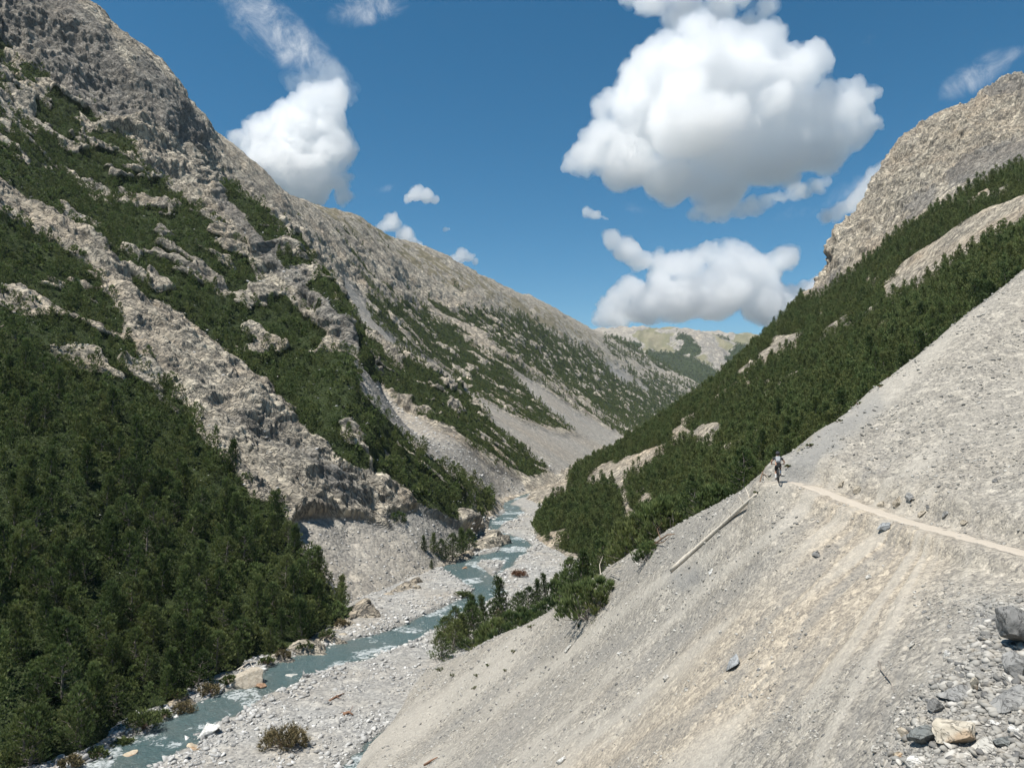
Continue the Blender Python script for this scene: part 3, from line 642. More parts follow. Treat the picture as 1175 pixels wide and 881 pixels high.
def trunk_mesh(name, seed, H, tips, lean, shape):
    rg = np.random.default_rng(seed + 500); V = []; Q = []
    def add(P, r, k=5):
        v, q = tube(P, r, k); o = len(V); V.extend(v); Q.extend([tuple(i + o for i in f) for f in q])
    r0 = .022 * H + .03
    if shape == 'shrub':
        for k in range(4):
            a = k * 1.57 + rg.random(); e = np.array((math.cos(a) * .45 * H, math.sin(a) * .45 * H, .62 * H))
            add([(0, 0, -.3), e * (.3, .3, .22), e * (.75, .75, .6), e], [r0, r0 * .8, r0 * .5, .015])
    else:
        add([(0, 0, -.4), (lean[0] * .2, lean[1] * .2, .2 * H), (lean[0] * .6, lean[1] * .6, .6 * H), (lean[0], lean[1], .96 * H)], [r0 * 1.25, r0, r0 * .6, .012], 7)
    for c, t, r in tips[::2]:
        if r < .12: continue
        s_ = np.array((lean[0] * t, lean[1] * t, max(.05 * H, c[2] - .28 * r - .05 * H)))
        if shape == 'shrub': s_ = c * (.25, .25, .3)
        add([s_, s_ * .5 + c * .5 + np.array((0, 0, -.05 * r)), c], [r0 * .32, r0 * .2, .008], 4)
    return mesh_from(name, np.array(V), np.array(Q))

s = NT('pine_needles')
tint = s.attr('tint'); oi = s.n('ShaderNodeObjectInfo'); rnd = s.math('MULTIPLY_ADD', oi.outputs['Random'], .56, -.28)
tt = s.math('ADD', tint, rnd, clamp=True)
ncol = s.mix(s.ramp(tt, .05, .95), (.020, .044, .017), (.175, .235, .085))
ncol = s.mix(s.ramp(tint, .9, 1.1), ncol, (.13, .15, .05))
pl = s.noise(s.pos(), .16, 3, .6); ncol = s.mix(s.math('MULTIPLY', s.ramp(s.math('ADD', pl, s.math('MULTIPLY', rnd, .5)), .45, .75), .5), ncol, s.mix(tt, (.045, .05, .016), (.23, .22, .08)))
M['needles'] = s.done(ncol, .62, spec=.25)
tr = s.n('ShaderNodeBsdfTranslucent', None, Color=s.mix(.5, ncol, (.07, .11, .02))); mx = s.n('ShaderNodeMixShader', None, i0=.3, i1=s.b.outputs[0], i2=tr.outputs[0]); s.t.links.new(mx.outputs[0], s.out.inputs['Surface'])
s = NT('pine_bark'); P = s.obj(); n = s.noise(P, 6, 5)
M['bark'] = s.done(s.mix(n, (.10, .085, .07), (.30, .27, .24)), .9, s.bump(n, .02, .6))

KINDS_ = [  # seed, height, radius, shape
    (1, 6.0, 1.55, 'cone'), (2, 6.4, 1.35, 'cone'), (3, 5.2, 1.9, 'egg'), (4, 5.6, 2.1, 'egg'), (5, 4.8, 2.0, 'egg'), (6, 2.6, 2.2, 'shrub'), (7, 2.2, 1.9, 'shrub'), (8, 7.2, 1.3, 'cone')]
HI = []
for sd0, H, Rw, shp in KINDS_:
    nbr = {'cone': 62, 'egg': 60, 'shrub': 40}[shp]
    V, T, tips, lean = pine_template(sd0, H, Rw, shp, nbr, 11, 7, .40, .075)
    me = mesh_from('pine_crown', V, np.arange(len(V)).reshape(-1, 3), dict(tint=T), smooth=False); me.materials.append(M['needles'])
    tm = trunk_mesh('pine_trunk', sd0, H, tips, lean, shp); tm.materials.append(M['bark'])
    HI.append((me, tm, H, shp))
MID = [pine_template(k[0] + 20, k[1], k[2], k[3], 26, 6, 4, .50, .20)[:2] for k in KINDS_]
LOW = [pine_template(k[0] + 40, k[1], k[2], k[3], 11, 3, 3, .95, .55)[:2] for k in KINDS_]

# nearest ground seen through each patch of the picture, to tell which trees can be seen
ZC = 3.0
zb = np.full((int(1400 / ZC), int(1700 / ZC)), 1e5)
for g in LAYERS:
    px, py = proj(getattr(g, 'MX', g.X), getattr(g, 'MY', g.Y), getattr(g, 'MZ', g.Z))
    i = ((py + 200) / ZC).astype(int); j = ((px + 200) / ZC).astype(int)
    ok = (i >= 0) & (j >= 0) & (i < zb.shape[0]) & (j < zb.shape[1])
    np.minimum.at(zb, (i[ok], j[ok]), g.D[ok])
def seen(x, y, z, slack=1.06):
    px, py = proj(x, y, z); i = ((py + 200) / ZC).astype(int); j = ((px + 200) / ZC).astype(int)
    ok = (i >= 0) & (j >= 0) & (i < zb.shape[0]) & (j < zb.shape[1])
    return np.where(ok, y < zb[np.clip(i, 0, zb.shape[0] - 1), np.clip(j, 0, zb.shape[1] - 1)] * slack + 1.5, False)

def scatter(G, n, smin, sk, d0, d1, seed, lo=.5):
    rg = np.random.default_rng(seed)
    u = rg.uniform(G.u[0], G.u[-1], n); l = rg.uniform(math.log(d0), math.log(d1), n); y = np.exp(l); x = u * y
    veg = G.zat(x, y, np.broadcast_to(G.att['veg'], G.Z.shape).astype(np.float64)); z = G.zat(x, y)
    top = z >= ground(x, y, skip=G) - .3
    k = top & (rg.random(n) < np.clip((veg - lo + .25) / .5, 0, 1)) & (veg > lo - .2)
    x, y, z = x[k], y[k], z[k]
    sp = np.maximum(smin, sk * y); lev = np.round(np.log(sp) / .15); sq = np.exp(lev * .15)
    key = (np.floor(x / sq).astype(np.int64) * 100003 + np.floor(y / sq).astype(np.int64)) * 97 + lev.astype(np.int64)
    _, first = np.unique(key, return_index=True)
    return x[first], y[first], z[first], sq[first]

TR = []          # x, y, z, scale, kind, rotation, region
def choose(x, y, z, sp, region, probs, hsc, seed):
    rg = np.random.default_rng(seed)
    k = rg.choice(len(KINDS_), len(x), p=np.array(probs) / sum(probs))
    sc = hsc * (.55 + .75 * rg.random(len(x)) ** 1.3) * np.maximum(1, sp / 2.6 * .82)
    for i in range(len(x)): TR.append((x[i], y[i], z[i], sc[i], k[i], rg.random() * 6.283, region))
a = scatter(LEFT, 420000, 2.7, .0056, 62, 330, 1); nearm = (a[1] < 175)
choose(*[q[nearm] for q in a], 'left', (2.4, 1.6, 2.6, 2.4, 2.4, .8, .6, .9), .98, 2)
choose(*[q[~nearm] for q in a], 'upper', (.8, .5, 2, 2, 2, 3, 3, .2), .82, 3)
a = scatter(LEFT, 900000, 2.6, .0052, 330, 3000, 4); choose(*a, 'far', (1, 1, 1, 1, 1, 2, 2, .2), .62, 5)
a = scatter(RIGHT, 420000, 2.0, .0066, 100, 520, 6); choose(*a, 'right', (4, 4, 1, 1, 1, .5, .5, 2), .82, 7)
a = scatter(FAR, 60000, 6, .0042, 2850, 4200, 8); choose(*a, 'far', (0, 0, 1, 1, 1, 2, 2, 0), .6, 9)

# the trees along the foot of the near scree and other single ones, read off the photograph: picture x, y of the foot, height in metres, kind
SINGLES = [(507, 758, 4.6, 3), (519, 748, 5.4, 2), (531, 742, 5.6, 0), (545, 738, 6.4, 4), (556, 730, 6.6, 7), (541, 722, 6.0, 0), (566, 722, 5.4, 3), (578, 717, 9.6, 7), (592, 712, 5.2, 2), (605, 706, 5.0, 4), (617, 700, 5.6, 1), (627, 694, 6.2, 7), (640, 688, 5.4, 0), (651, 683, 5.2, 2),
           (512, 738, 4.6, 4), (524, 730, 4.9, 3), (598, 722, 3.9, 5), (571, 733, 4.0, 6), (553, 742, 3.8, 5), (611, 716, 3.4, 6), (633, 703, 3.2, 5), (664, 678, 4.6, 2), (676, 668, 5.0, 4), (690, 660, 4.8, 3), (704, 652, 4.6, 2), (716, 643, 4.6, 4), (727, 634, 4.6, 3), (738, 627, 4.2, 2), (752, 618, 4.0, 4), (768, 608, 3.8, 3)]
SINGLES = [q for q in SINGLES if q[0] < 655]
rs = np.random.default_rng(77)
for px in np.arange(652, 872, 6.5):                      # the row just behind the crest of the scree
    u = float(ray(px, 440)[0]); l = np.linspace(math.log(40), math.log(120), 900); dd = np.exp(l); zz = SCREE.zat(u * dd, dd); y = float(dd[int(np.argmax(zz / dd))]) + rs.uniform(2.6, 7.5) + (1.5 if px > 800 else 0)
    kd = int(rs.choice([2, 3, 4, 5, 0])); H = rs.uniform(2.8, 4.4) * (.8 if px > 810 else 1.25 if px < 760 else 1)
    TR.append((u * y, y, float(ground(np.array([u * y]), np.array([y]))[0]), H / KINDS_[kd][1], kd, rs.random() * 6, 'clump'))
for i, (px, py, H, kd) in enumerate(SINGLES):
    u, v = ray(px, py); d = 1.0
    # foot of the tree: on the valley side, behind the edge of the scree
    pe = hit(px, py); 
    dd = np.linspace(pe.y + .4, pe.y + 60, 400); gz = ground(float(u) * dd, dd); el = gz / dd - float(v)
    k = int(np.argmax(el < -.004)); y = float(dd[k]) + (.6 if px < 660 else .3); x = float(u) * y
    TR.append((x, y, float(ground(np.array([x]), np.array([y]))[0]), H / KINDS_[kd][1], kd, i * 1.7, 'clump'))
SHRUBS = [(679, 704, 3.9, 5), (668, 703, 2.8, 6), (690, 692, 2.6, 5), (744, 640, 1.6, 6), (714, 640, 1.7, 6), (457, 597, 3.2, 5), (508, 642, 5.5, 3), (497, 634, 5.0, 1), (519, 640, 6.0, 3), (530, 634, 6.6, 0), (538, 628, 5.0, 4), (487, 632, 4.4, 1), (495, 652, 2.4, 1), (575, 778, 0, 0)]
for i, (px, py, H, kd) in enumerate(SHRUBS):
    if H:
        p = hit(px, py); TR.append((p.x, p.y, p.z, H / KINDS_[kd][1], kd, i * 2.1, 'scree' if p.y < 130 else 'leftbank'))
TA = np.array([t[:6] for t in TR]); REG = np.array([t[6] for t in TR])
KH = np.array([k[1] for k in KINDS_])[TA[:, 4].astype(int)] * TA[:, 3]
vis = seen(TA[:, 0], TA[:, 1], TA[:, 2] + KH * .95) | seen(TA[:, 0], TA[:, 1], TA[:, 2] + KH * .5)
PXH = KH * FPX / TA[:, 1]
tpx, tpy = proj(TA[:, 0], TA[:, 1], TA[:, 2] + KH * .6)
inframe = (tpx > -25) & (tpx < 1200) & (tpy > -20) & (tpy < 905)
near_vis = seen(TA[:, 0], TA[:, 1], TA[:, 2] + KH * .9)
score = PXH * near_vis * ((tpx > 4) & (tpx < 1170) & (tpy > 4) & (tpy < 870)) + np.isin(REG, ('clump', 'scree', 'leftbank')) * 500
order = np.argsort(-score)[:292]
single = np.zeros(len(TA), bool); single[order] = True; single &= score > 0
LOOK = {'cone': 'narrow pointed', 'egg': 'broad bushy', 'shrub': 'low shrubby'}
def where(i):
    r = REG[i]; x, y = tpx[i], tpy[i]
    if r == 'clump': return 'in the clump along the foot of the scree slope' if x < 600 else 'in the row behind the edge of the scree slope'
    if r == 'scree': return 'growing alone on the edge of the scree slope'
    if r == 'leftbank': return 'by the left bank below the cliffs'
    if r == 'right': return 'on the wooded right hillside above the scree' if y < 480 else 'in the stand where the right hillside meets the gravel'
    if r == 'upper': return 'high in the upper band of the left mountainside'
    if y > 760: return 'at the bottom of the left wood near the stream'
    if x > 250: return 'at the tapering end of the left wood'
    return 'in the middle of the left wood' if y > 600 else 'in the upper part of the left wood'
for i in np.where(single)[0]:
    x, y, z, sc, kd, rot = TA[i]; me, tm, H, shp = HI[int(kd)]
    e = empty('pine_tree', (x, y, z - (.55 * sc if shp == 'shrub' else .15)), rot); e.scale = (sc, sc, sc * (1 + .08 * math.sin(i)))
    e.rotation_euler = (.05 * math.sin(i * 3.1), .05 * math.cos(i * 1.7), rot)
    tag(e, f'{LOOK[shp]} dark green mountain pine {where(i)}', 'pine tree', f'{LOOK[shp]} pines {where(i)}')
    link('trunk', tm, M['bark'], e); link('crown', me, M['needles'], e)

def forest(name, sel, templ_of, label):
    V = []; T = []; idx = np.where(sel)[0]
    for kd in range(len(KINDS_)):
        for tmpl, m in templ_of(kd, idx):
            ii = idx[m]
            if not len(ii): continue
            v, t = tmpl; n = len(ii)
            c, s_ = np.cos(TA[ii, 5]), np.sin(TA[ii, 5]); sc = TA[ii, 3]
            X = (v[None, :, 0] * c[:, None] - v[None, :, 1] * s_[:, None]) * sc[:, None] + TA[ii, 0][:, None]
            Y = (v[None, :, 0] * s_[:, None] + v[None, :, 1] * c[:, None]) * sc[:, None] + TA[ii, 1][:, None]
            Z = v[None, :, 2] * sc[:, None] + TA[ii, 2][:, None] - .1
            V.append(np.stack([X, Y, Z], -1).reshape(-1, 3).astype(np.float32))
            T.append((t[None] + np.random.default_rng(kd).normal(size=(n, 1)) * .13).astype(np.float32).reshape(-1))
    V = np.concatenate(V); T = np.concatenate(T)
    me = mesh_from(name, V, np.arange(len(V)).reshape(-1, 3), dict(tint=T), smooth=False)
    o = link(name, me, M['needles']); tag(o, label, 'forest', kind='stuff'); print(name, sel.sum(), len(V) // 3, 'tris')
rest = vis & ~single & inframe
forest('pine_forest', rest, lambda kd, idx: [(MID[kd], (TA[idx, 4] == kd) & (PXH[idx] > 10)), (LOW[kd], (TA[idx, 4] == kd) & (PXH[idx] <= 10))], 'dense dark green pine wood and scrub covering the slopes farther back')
print('trees', len(TA), 'single', single.sum(), 'smallest single px', PXH[single].min())
# ------------------------------------------------------------------ stones
def ico_np(sub):
    import bmesh
    bm = bmesh.new(); bmesh.ops.create_icosphere(bm, subdivisions=sub, radius=1); bm.verts.ensure_lookup_table()
    v = np.array([q.co[:] for q in bm.verts]); f = np.array([[q.index for q in p.verts] for p in bm.faces]); bm.free(); return v, f
I1, I2, I4 = ico_np(1), ico_np(2), ico_np(5)
def rock_shape(seed, base, cuts=9, noise=.10, fine=.03, dims=(1, 1, 1)):
    """a broken stone: a ball cut by random planes, then weathered"""
    rg = np.random.default_rng(seed); v = base.copy()
    for _ in range(cuts):
        n = rg.normal(size=3); n /= np.linalg.norm(n); h = rg.uniform(.32, .68)
        d = v @ n - h; v = v - np.outer(np.maximum(d, 0), n) * .96
    v = v * (1 + noise * fbm(v[:, 0] * 1.3 + seed, v[:, 1] * 1.3, v[:, 2] * 1.3, 3))[:, None]
    if fine: v = v + v * (fine * (fbm(v[:, 0] * 5 + seed, v[:, 1] * 5, v[:, 2] * 5, 3, .6, True) - .8))[:, None]
    v /= np.abs(v).max(0); return v * np.array(dims)

def stone_material(name, a, b, seam=None, sc=2.0):
    s = NT(name); P = s.obj(); n = s.noise(P, sc * 1.2, 8, .68, .4); n2 = s.noise(P, sc * .45, 3, .5)
    c = s.mix(s.ramp(n, .3, .7), a, b)
    if seam: c = s.mix(s.math('MULTIPLY', s.ramp(n2, .5, .62), .8), c, seam)
    ck = s.ramp(s.math('ABSOLUTE', s.math('SUBTRACT', s.noise(P, sc, 5, .6, 1.0), .5)), .02, .0)
    c = s.mix(s.math('MULTIPLY', ck, .6), c, tuple(x * .4 for x in a))
    return s.done(c, .88, s.bump(s.math('SUBTRACT', n, s.math('MULTIPLY', ck, .3)), .12, .8), spec=.2)
SM = dict(grey=stone_material('grey_stone', (.19, .19, .185), (.33, .325, .31)), dark=stone_material('dark_stone', (.13, .13, .125), (.26, .255, .245)), pale=stone_material('pale_stone', (.40, .385, .35), (.58, .56, .51)),
          white=stone_material('white_stone', (.52, .51, .48), (.72, .71, .67)), ochre=stone_material('ochre_stone', (.42, .34, .24), (.60, .52, .40), (.36, .22, .12)), cream=stone_material('cream_stone', (.42, .375, .30), (.58, .53, .44), (.36, .26, .17)),
          blue=stone_material('blue_grey_stone', (.25, .26, .265), (.37, .38, .38)), tan=stone_material('tan_stone', (.36, .31, .24), (.48, .43, .35)), green=stone_material('slate_stone', (.14, .15, .147), (.23, .24, .23)), red=stone_material('rusty_stone', (.30, .17, .10), (.44, .30, .20)))
for nm in SM: M['stone_' + nm] = SM[nm]

def slope_frame(p):
    e = .35; x, y = p.x, p.y
    gx = float(ground(np.array([x + e]), np.array([y]))[0] - ground(np.array([x - e]), np.array([y]))[0]) / (2 * e)
    gy = float(ground(np.array([x]), np.array([y + e]))[0] - ground(np.array([x]), np.array([y - e]))[0]) / (2 * e)
    return Vector((-gx, -gy, 1)).normalized()
def boulder(px, py, wpx, hr, col, label, seed, group=None, dr=.8, tilt=0.0, cat='boulder', name='boulder', cuts=12, sink=.5, yaw=None):
    p = hit(px, py); w = wpx * p.y / FPX / 2
    v = rock_shape(seed, I4[0], cuts, dims=(w, w * dr, w * hr))
    me = mesh_from(name, v, I4[1], smooth=True); o = link(name, me, SM[col])
    n = slope_frame(p); q = Vector((0, 0, 1)).rotation_difference(n)
    yaw = (seed * 1.3) % .8 - .4 if yaw is None else yaw
    o.rotation_mode = 'QUATERNION'; o.rotation_quaternion = q @ Matrix.Rotation(yaw, 4, 'Z').to_quaternion() @ Matrix.Rotation(tilt, 4, 'Y').to_quaternion()
    o.location = p + n * (w * hr * (1 - sink) * .75)
    try: me.set_sharp_from_angle(angle=R(32))
    except Exception: pass
    return tag(o, label, cat, group)

B = boulder
B(1172, 738, 62, .75, 'dark', 'big dark grey boulder overhanging a black hollow at the right edge', 3, yaw=.3, tilt=.25, sink=-.1)
B(1168, 772, 44, .7, 'grey', 'rounded grey boulder under the big dark overhanging boulder', 4)
B(1097, 848, 50, .62, 'cream', 'cream boulder with rusty seams, largest pale rock in the bottom right pile', 5, dr=.7, cuts=22)
B(1131, 857, 32, .5, 'pale', 'pale broken rock touching the right side of the cream boulder', 6)
B(1072, 816, 24, .8, 'dark', 'dark angular block above and left of the cream boulder', 7)
B(1061, 850, 32, .85, 'green', 'dark slate cube shaped block left of the cream boulder', 8, cuts=7)
B(1097, 798, 40, .28, 'grey', 'flat grey slab lying above the cream boulder', 9, dr=.8)
B(1122, 792, 9, 2.2, 'cream', 'upright cream splinter of stone beside the flat grey slab', 10, dr=1, sink=.1)
B(1160, 806, 58, .35, 'grey', 'wide low grey brown slab half buried at the right edge', 11)
B(1152, 852, 24, .5, 'green', 'dark greenish slate stone right of the pale broken rock', 12)
B(1141, 830, 14, .6, 'white', 'small white wedge of stone below the wide low slab', 13, cat='stone', name='stone')
B(1164, 838, 14, .7, 'white', 'small white block in rubble at the right edge', 14, cat='stone', name='stone')
B(1031, 867, 15, .6, 'ochre', 'ochre stone at the bottom of the rubble left of the slate block', 15, cat='stone', name='stone')
B(1048, 876, 24, .6, 'white', 'white rounded rock cut by the bottom edge of the rubble', 16)
B(1008, 860, 16, .7, 'pale', 'pale angular stone at the left end of the bottom right rubble', 17, cat='stone', name='stone')
B(1043, 846, 13, 1.6, 'tan', 'tall narrow tan stone against the left side of the slate block', 18, cat='stone', name='stone')
B(1087, 752, 10, .8, 'white', 'single round white stone on fine scree above the flat slab', 19, cat='stone', name='stone')
B(1047, 741, 10, .7, 'pale', 'pale stone with dark neighbours on the scree above the curved branch', 20, cat='stone', name='stone')
B(842, 762, 22, .5, 'blue', 'pointed blue grey slab lying alone mid slope on the scree', 21, dr=1.5, cuts=8, yaw=-.4)
B(864, 752, 14, .4, 'tan', 'small tan slab just right of the pointed blue grey slab', 22, cat='stone', name='stone')
B(938, 637, 11, .8, 'grey', 'grey knob of rock with a dark underside below the trail', 23, cat='stone', name='stone')
B(816, 657, 10, .6, 'white', 'white flat stone on the scree right of the log end', 24, cat='stone', name='stone')
B(828, 725, 6, .8, 'pale', 'little pale stone on the scree above the blue grey slab', 25, cat='stone', name='stone')
B(1018, 604, 22, .3, 'blue', 'flat blue grey plate of rock on the lower edge of the trail', 26, dr=.7)
B(653, 744, 13, .35, 'pale', 'flat whitish stone on the lower scree below the lone shrub', 27, cat='stone', name='stone')
B(765, 780, 10, 1.3, 'pale', 'pale upright stone with dark foot in the middle of the scree', 28, cat='stone', name='stone')
B(645, 874, 14, .7, 'white', 'white stone at the bottom edge in the middle of the scree', 29, cat='stone', name='stone')
B(712, 750, 6, .8, 'white', 'tiny white stone on the scree between two larger pale ones', 30, cat='stone', name='stone')
B(669, 829, 6, .8, 'white', 'tiny white stone low on the scree near the bottom', 31, cat='stone', name='stone')
B(1062, 702, 7, .4, 'dark', 'thin dark plate of stone standing out below the trail bend', 32, cat='stone', name='stone')
B(1090, 720, 8, .7, 'grey', 'grey stone in the dark runnel right of the pale stones', 33, cat='stone', name='stone')
B(998, 663, 9, .6, 'pale', 'pale stone on tan dirt below the flat plate by the trail', 34, cat='stone', name='stone')
B(1065, 583, 8, .8, 'dark', 'dark stone on the scree just above the trail', 35, cat='stone', name='stone')
B(1142, 553, 7, .8, 'dark', 'dark round stone high on the scree at the right', 36, cat='stone', name='stone')
B(240, 843, 32, .62, 'white', 'big white boulder at the near bank of the stream', 40)
B(150, 869, 19, .6, 'ochre', 'ochre boulder standing in the white water at bottom left', 41)
B(134, 847, 12, .8, 'pale', 'pale boulder on the wooded bank above the ochre boulder', 42)
B(163, 871, 9, .6, 'grey', 'grey stone in the stream touching the ochre boulder', 43, cat='stone', name='stone')
B(283, 781, 44, .6, 'tan', 'rugged tan rock mound jutting into the stream with roots on it', 44, cuts=5)
B(298, 790, 16, .7, 'red', 'rust coloured broken rock at the water end of the tan mound', 45)
B(338, 779, 26, .3, 'pale', 'low pale rock bar in the middle of the stream', 46)
B(352, 776, 10, .5, 'grey', 'grey stone beside the low pale rock bar', 47, cat='stone', name='stone')
B(432, 752, 9, .7, 'white', 'bright white stone on the near edge of the river gravel', 48, cat='stone', name='stone')
B(534, 653, 10, .5, 'red', 'reddish rock in the stream at the bend', 49)
B(222, 858, 20, .3, 'ochre', 'low yellowish rock in the shallow pool below the white boulder', 50)
B(385, 762, 14, .5, 'pale', 'pale rock on the gravel bar between the two channels', 51)
B(404, 759, 11, .5, 'pale', 'smaller pale rock right of the one on the gravel bar', 52)

for i, (px, py, w_, hr, cl) in enumerate([(1012, 580, 13, .6, 'tan'), (1030, 577, 16, .55, 'tan'), (1044, 572, 14, .6, 'grey'), (1058, 590, 12, .6, 'tan'), (1085, 592, 12, .6, 'grey'), (985, 563, 11, .6, 'tan'), (966, 556, 10, .6, 'tan'), (1108, 600, 10, .6, 'tan')]):
    B(px, py, w_, hr, cl, 'lump of crumbling tan or grey rock sticking out of the bank above the trail', 110 + i, 'crumbling rocks in the bank above the trail', dr=.7, sink=.35)
# loose stones nobody could count: small angular pieces strewn on each slope
def strewn(name, n, gen, label, mats_tint, seed, base=I1):
    rg = np.random.default_rng(seed); xs, ys, zs, sz = gen(rg, n); n = len(xs)
    shapes = [rock_shape(900 + i, base[0], 8, .12, 0, (1, .75, .55)) for i in range(10)]
    V = np.empty((n, len(base[0]), 3), np.float32); k = rg.integers(0, 10, n)
    a = rg.random(n) * 6.283; c, s_ = np.cos(a), np.sin(a); tl = rg.normal(size=n) * .35
    for i in range(10):
        m = k == i; v = shapes[i]
        X = v[None, :, 0] * c[m, None] - v[None, :, 1] * s_[m, None]; Y = v[None, :, 0] * s_[m, None] + v[None, :, 1] * c[m, None]; Z = v[None, :, 2] + X * tl[m, None]
        V[m] = np.stack([X * sz[m, None] + xs[m, None], Y * sz[m, None] + ys[m, None], Z * sz[m, None] + zs[m, None]], -1)
    F = base[1][None] + (np.arange(n) * len(base[0]))[:, None, None]
    me = mesh_from(name, V.reshape(-1, 3), F.reshape(-1, 3), dict(tint=np.repeat(rg.random(n), len(base[0]))), smooth=False)
    o = link(name, me, mats_tint); return tag(o, label, 'loose stones', kind='stuff')
def loose_mat(name, dark, mid, light, wm):
    s = NT(name); t_ = s.attr('tint'); n = s.noise(s.pos(), 3, 4)
    c = s.mix(s.ramp(t_, .0, .5), dark, mid); c = s.mix(s.ramp(t_, .62, 1.05), c, light); c = s.mix(s.ramp(n, .45, .75), c, wm)
    return s.done(c, .92, spec=.15)
def on_scree(rg, n):
    px = rg.uniform(380, 1240, n * 3); py = rg.uniform(330, 900, n * 3); G = SCREE
    # by picture area on the smooth slope, so that near ground carries small stones and far ground only its larger ones
    i = rg.integers(0, G.Z.shape[0] - 1, n * 9); j = rg.integers(0, G.Z.shape[1] - 1, n * 9)
    x, y, z = G.X[i, j], G.Y[i, j], G.Z[i, j]; px, py = G.PX[i, j], G.PY[i, j]
    x = x + rg.normal(size=len(x)) * .02 * y * .1; y2 = y * (1 + rg.normal(size=len(x)) * .004)
    coarse = G.att['coarse'][i, j]; warm = G.att['warm'][i, j]; run = G.att['runnel'][i, j]
    clump = fbm(x * .35, y * .35, 4.4, 3)
    p = .30 + .9 * coarse + .45 * clump + .35 * (.5 - run) - .30 * warm
    dt = np.full(len(x), 9.0)
    ok = (px > 300) & (px < 1260) & (py > 300) & (py < 910) & (rg.random(len(x)) < p) & (y > 9) & (y < 128)
    x, y2, coarse = x[ok][:n], y2[ok][:n], coarse[ok][:n]; z = SCREE.zat(x, y2)
    far = np.min([np.hypot(x - t_[0], y2 - t_[1]) for t_ in TRAIL_P[::3]], axis=0)
    s_px = .75 + rg.pareto(2.2, len(x)) * (1.0 + 1.1 * coarse); s_px = np.minimum(s_px * (1 + .8 * coarse * (rg.random(len(x)) < .25)), 4.5 + 8 * coarse)
    sz = s_px * y2 / FPX * .62
    k = far > .55 + sz
    return x[k], y2[k], z[k] + sz[k] * .08, sz[k]
M['loose'] = loose_mat('loose_scree_stones', (.12, .12, .118), (.30, .29, .265), (.50, .48, .44), (.36, .33, .28))
strewn('scree_stones', 70000, on_scree, 'countless loose grey and pale stones strewn over the near scree', M['loose'], 61)
def on_bed(rg, n):
    x, y = rg.uniform(-75, 30, n * 8), 72 * np.exp(rg.random(n * 8) * 1.35); G = FLOOR
    px, py = proj(x, y, -40 + 0 * x); sd = river_sd(x, y); z = FLOOR.zat(x, y)
    ok = (px > -20) & (px < 700) & (py < 910) & (sd > -1.2 - 1.6 * (rg.random(len(x)) < .12)) & (z > ground(x, y, skip=G)) & (rg.random(len(x)) < np.clip(.25 + .5 * np.exp(-np.abs(sd - 1) / 2.5) + .8 * fbm(x * .12, y * .12, 8, 3), .04, 1))
    x, y, z, sd = x[ok][:n], y[ok][:n], z[ok][:n], sd[ok][:n]
    sz = (.8 + np.minimum(rg.pareto(2.2, len(x)), 3.4)) * .11 * (1 + .5 * np.exp(-np.maximum(sd, 0) / 3)) * np.maximum(1, y / 190)
    return x, y, z + sz * .1, sz
M['cobble'] = loose_mat('river_cobbles', (.17, .17, .168), (.40, .395, .38), (.68, .67, .64), (.45, .43, .39))
strewn('river_stones', 16000, on_bed, 'countless pale cobbles strewn over the gravel beside the stream', M['cobble'], 62)
def on_fans(rg, n):
    G = LEFT; i = rg.integers(0, G.Z.shape[0] - 1, n * 30); j = rg.integers(0, G.Z.shape[1] - 1, n * 30)
    sc = G.att['scree'][i, j] * (G.D[i, j] < 420) + .5 * G.att['rock'][i, j] * (G.D[i, j] < 300); ok = (rg.random(len(i)) < sc * .8) & (G.PX[i, j] > 0) & (G.PX[i, j] < 720) & (G.PY[i, j] < 720)
    x, y = G.X[i, j][ok][:n], G.Y[i, j][ok][:n]; x = x * (1 + rg.normal(size=len(x)) * .002); z = LEFT.zat(x, y)
    sz = (.9 + np.minimum(rg.pareto(2.3, len(x)), 3)) * y / FPX * .62
    return x, y, z + sz * .05, sz
strewn('fan_stones', 9000, on_fans, 'loose stones lying on the pale scree fans of the left mountainside', M['cobble'], 63)

# ------------------------------------------------------------------ wood, dry shrubs
def tubes_mesh(name, lines, k=6):
    V = []; Q = []
    for P, r in lines:
        v, q = tube(P, r, k); o = len(V); V += v; Q += [tuple(i + o for i in f) for f in q]
        for ring, flip in ((0, 1), (len(P) - 1, 0)):                 # close both ends
            c = len(V); V.append(np.array(P[ring], float)); b = o + ring * k
            Q += [(b + (j + 1) % k, b + j, c, c) if flip else (b + j, b + (j + 1) % k, c, c) for j in range(k)]
    V = np.array(V); Q4 = np.array([q for q in Q if q[2] != q[3]]); Q3 = np.array([q[:3] for q in Q if q[2] == q[3]])
    me = bpy.data.meshes.new(name); me.from_pydata(V.tolist(), [], Q4.tolist() + Q3.tolist()); me.polygons.foreach_set('use_smooth', np.ones(len(me.polygons), bool)); me.update(); return me
s = NT('bleached_wood'); P = s.obj(); n = s.noise(s.mapv(P, (3, 3, 3)), 2.0, 7, .7)
M['dead'] = s.done(s.mix(s.ramp(n, .3, .7), (.44, .39, .32), (.68, .62, .53)), .85, s.bump(n, .04, .8))
s = NT('brown_wood'); P = s.obj(); n = s.noise(P, 8, 5); M['brown'] = s.done(s.mix(n, (.13, .085, .055), (.30, .20, .13)), .9, s.bump(n, .02, .6))
s = NT('grey_wood'); P = s.obj(); n = s.noise(P, 8, 5); M['greywood'] = s.done(s.mix(n, (.16, .14, .12), (.34, .31, .27)), .9, s.bump(n, .02, .6))
s = NT('rusty_wood'); P = s.obj(); n = s.noise(P, 8, 5); M['rust'] = s.done(s.mix(n, (.17, .085, .05), (.30, .19, .13)), .9, s.bump(n, .02, .6))
